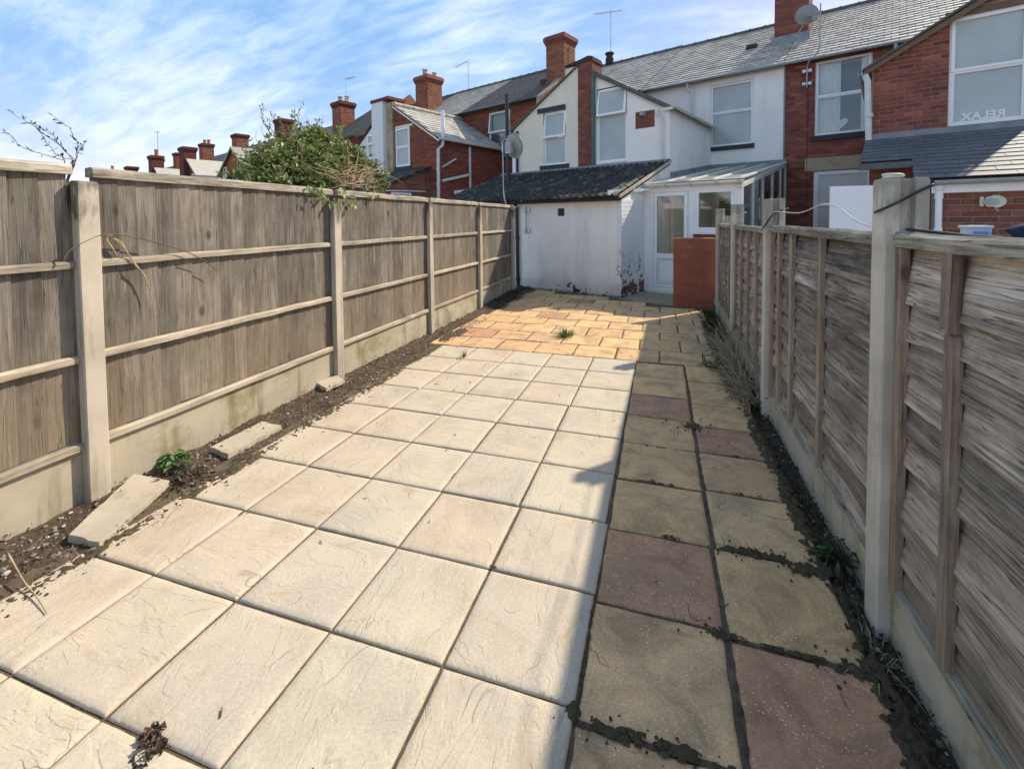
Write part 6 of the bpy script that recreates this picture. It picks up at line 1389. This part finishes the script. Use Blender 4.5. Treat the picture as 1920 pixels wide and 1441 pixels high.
for _ in range(330):
    y = rg.uniform(4.0, 5.9); p = Vector((rg.uniform(.60, .78), y, rg.uniform(-.03, .05)))
    P = curve_pts(p, Vector((rg.uniform(-.8, .1), rg.uniform(-1, 1), rg.uniform(.1, 1.0))), rg.uniform(.12, .34), 5, .35, rg, .12)
    for q in P: q.x = min(q.x, .79); q.z = max(q.z, -.03)
    w = rg.uniform(.004, .010); m = MB
    vs = []
    for k, q in enumerate(P): sd2 = Vector((0, 1, 0)).cross(P[min(k+1, 5)]-P[max(k-1, 0)]); sd2 = sd2.normalized() if sd2.length > 1e-6 else Vector((1, 0, 0)); vs += [q-sd2*w*(1-k/6.5), q+sd2*w*(1-k/6.5)]
    s2.add(vs, [(2*k, 2*k+1, 2*k+3, 2*k+2) for k in range(5)], rg.random())
for _ in range(46):
    P = curve_pts((rg.uniform(.66, .79), rg.uniform(4.05, 6.0), -.02), Vector((rg.uniform(-.5, .1), rg.uniform(-.5, .5), 1)), rg.uniform(.25, .55), 7, .3, rg, .16)
    for q in P: q.x = min(q.x, .79); q.z = max(q.z, -.02)
    s1.tube(P, [.005, .0045, .004, .0035, .003, .0025, .002, .001], 5)
s1.build('stems', MT['dry_stem'], bh, kind='stuff', fix=False); s2.build('strap_leaves', MT['straw'], bh, kind='stuff', fix=False)
def cover(name, n, xf, y0, y1, zf, mat, seed, lab, L=.03):
    rg = random.Random(seed); mb = MB()
    for _ in range(n):
        y = rg.uniform(y0, y1); x = xf(y, rg); z = zf(x, y)+abs(rg.gauss(0, .018)); l = L*rg.uniform(.5, 1.4)
        leaf(mb, (x, y, z), rdir(rg)+Vector((0, 0, .8)), rdir(rg), l, l*rg.uniform(.25, .6), rg.random())
    return tag(mb.build(name, MT[mat], fix=False), lab, 'ground cover', kind='stuff')
cover('weed_cover', 4200, lambda y, rg: rg.uniform(rx0(y)-.02, .80), 4.0, 8.2, lambda x, y: rz_(x, y, .5)+.02, 'dark_leaf', 31, 'low weeds growing along the far end of the slat fence')
cover('leaf_litter', 2400, lambda y, rg: rg.uniform(rx0(y), .80), 1.1, 4.2, lambda x, y: rz_(x, y, .5), 'dead_leaf', 32, 'dark leaf litter in the soil beside the slat fence', .022)
cover('leaf_litter', 1700, lambda y, rg: rg.uniform(-2.96, -2.5), 1.0, 6.5, lambda x, y: lz(x, y, .4), 'dead_leaf', 33, 'brown leaf litter on the soil beside the boarded fence', .022)
cover('weed_cover', 1800, lambda y, rg: rg.uniform(-2.95, -2.62-.1*(y > 8.6)), 7.4, 9.7, lambda x, y: lz(x, y, .3), 'dark_leaf', 34, 'low green weeds in the corner by the outhouse')
rg = random.Random(8); mb = MB()
for _ in range(900):
    u = rg.uniform(-2.9, .15); q = H(u, -rg.uniform(.0, .14)*(1.3 if u < -1.5 else .6)); l = rg.uniform(.015, .04); leaf(mb, (q.x, q.y, .004+abs(rg.gauss(0, .014))), rdir(rg)+Vector((0, 0, .5)), rdir(rg), l, l*.5, rg.random())
tag(mb.build('moss_line', MT['dark_leaf'], fix=False), 'dark moss and weeds along the foot of the white outhouse wall', 'ground cover', kind='stuff')
rg = random.Random(12); mb = MB()      # twigs and bits on the slabs
for _ in range(70):
    x, y = rg.uniform(-2.4, .55), rg.uniform(.8, 7.5); a = rg.uniform(0, 3.14); l = rg.uniform(.006, .03); mb.tube([(x, y, .004), (x+math.cos(a)*l, y+math.sin(a)*l, .006)], .0022, 5)
tag(mb.build('twig_litter', MT['twig'], fix=False), 'small dark twigs and crumbs scattered over the slabs', 'litter', kind='stuff')
cable('straw_stalk', [px_ground(16, 1058)+Vector((0, 0, .05)), px_ground(45, 1098)+Vector((0, 0, .02)), px_ground(70, 1125)+Vector((0, 0, .012)), px_ground(88, 1152)+Vector((0, 0, .006))], (.004, .002), 'dry_stem', 'thin straw stalk lying across the edge of the cream paving', 'stalk')
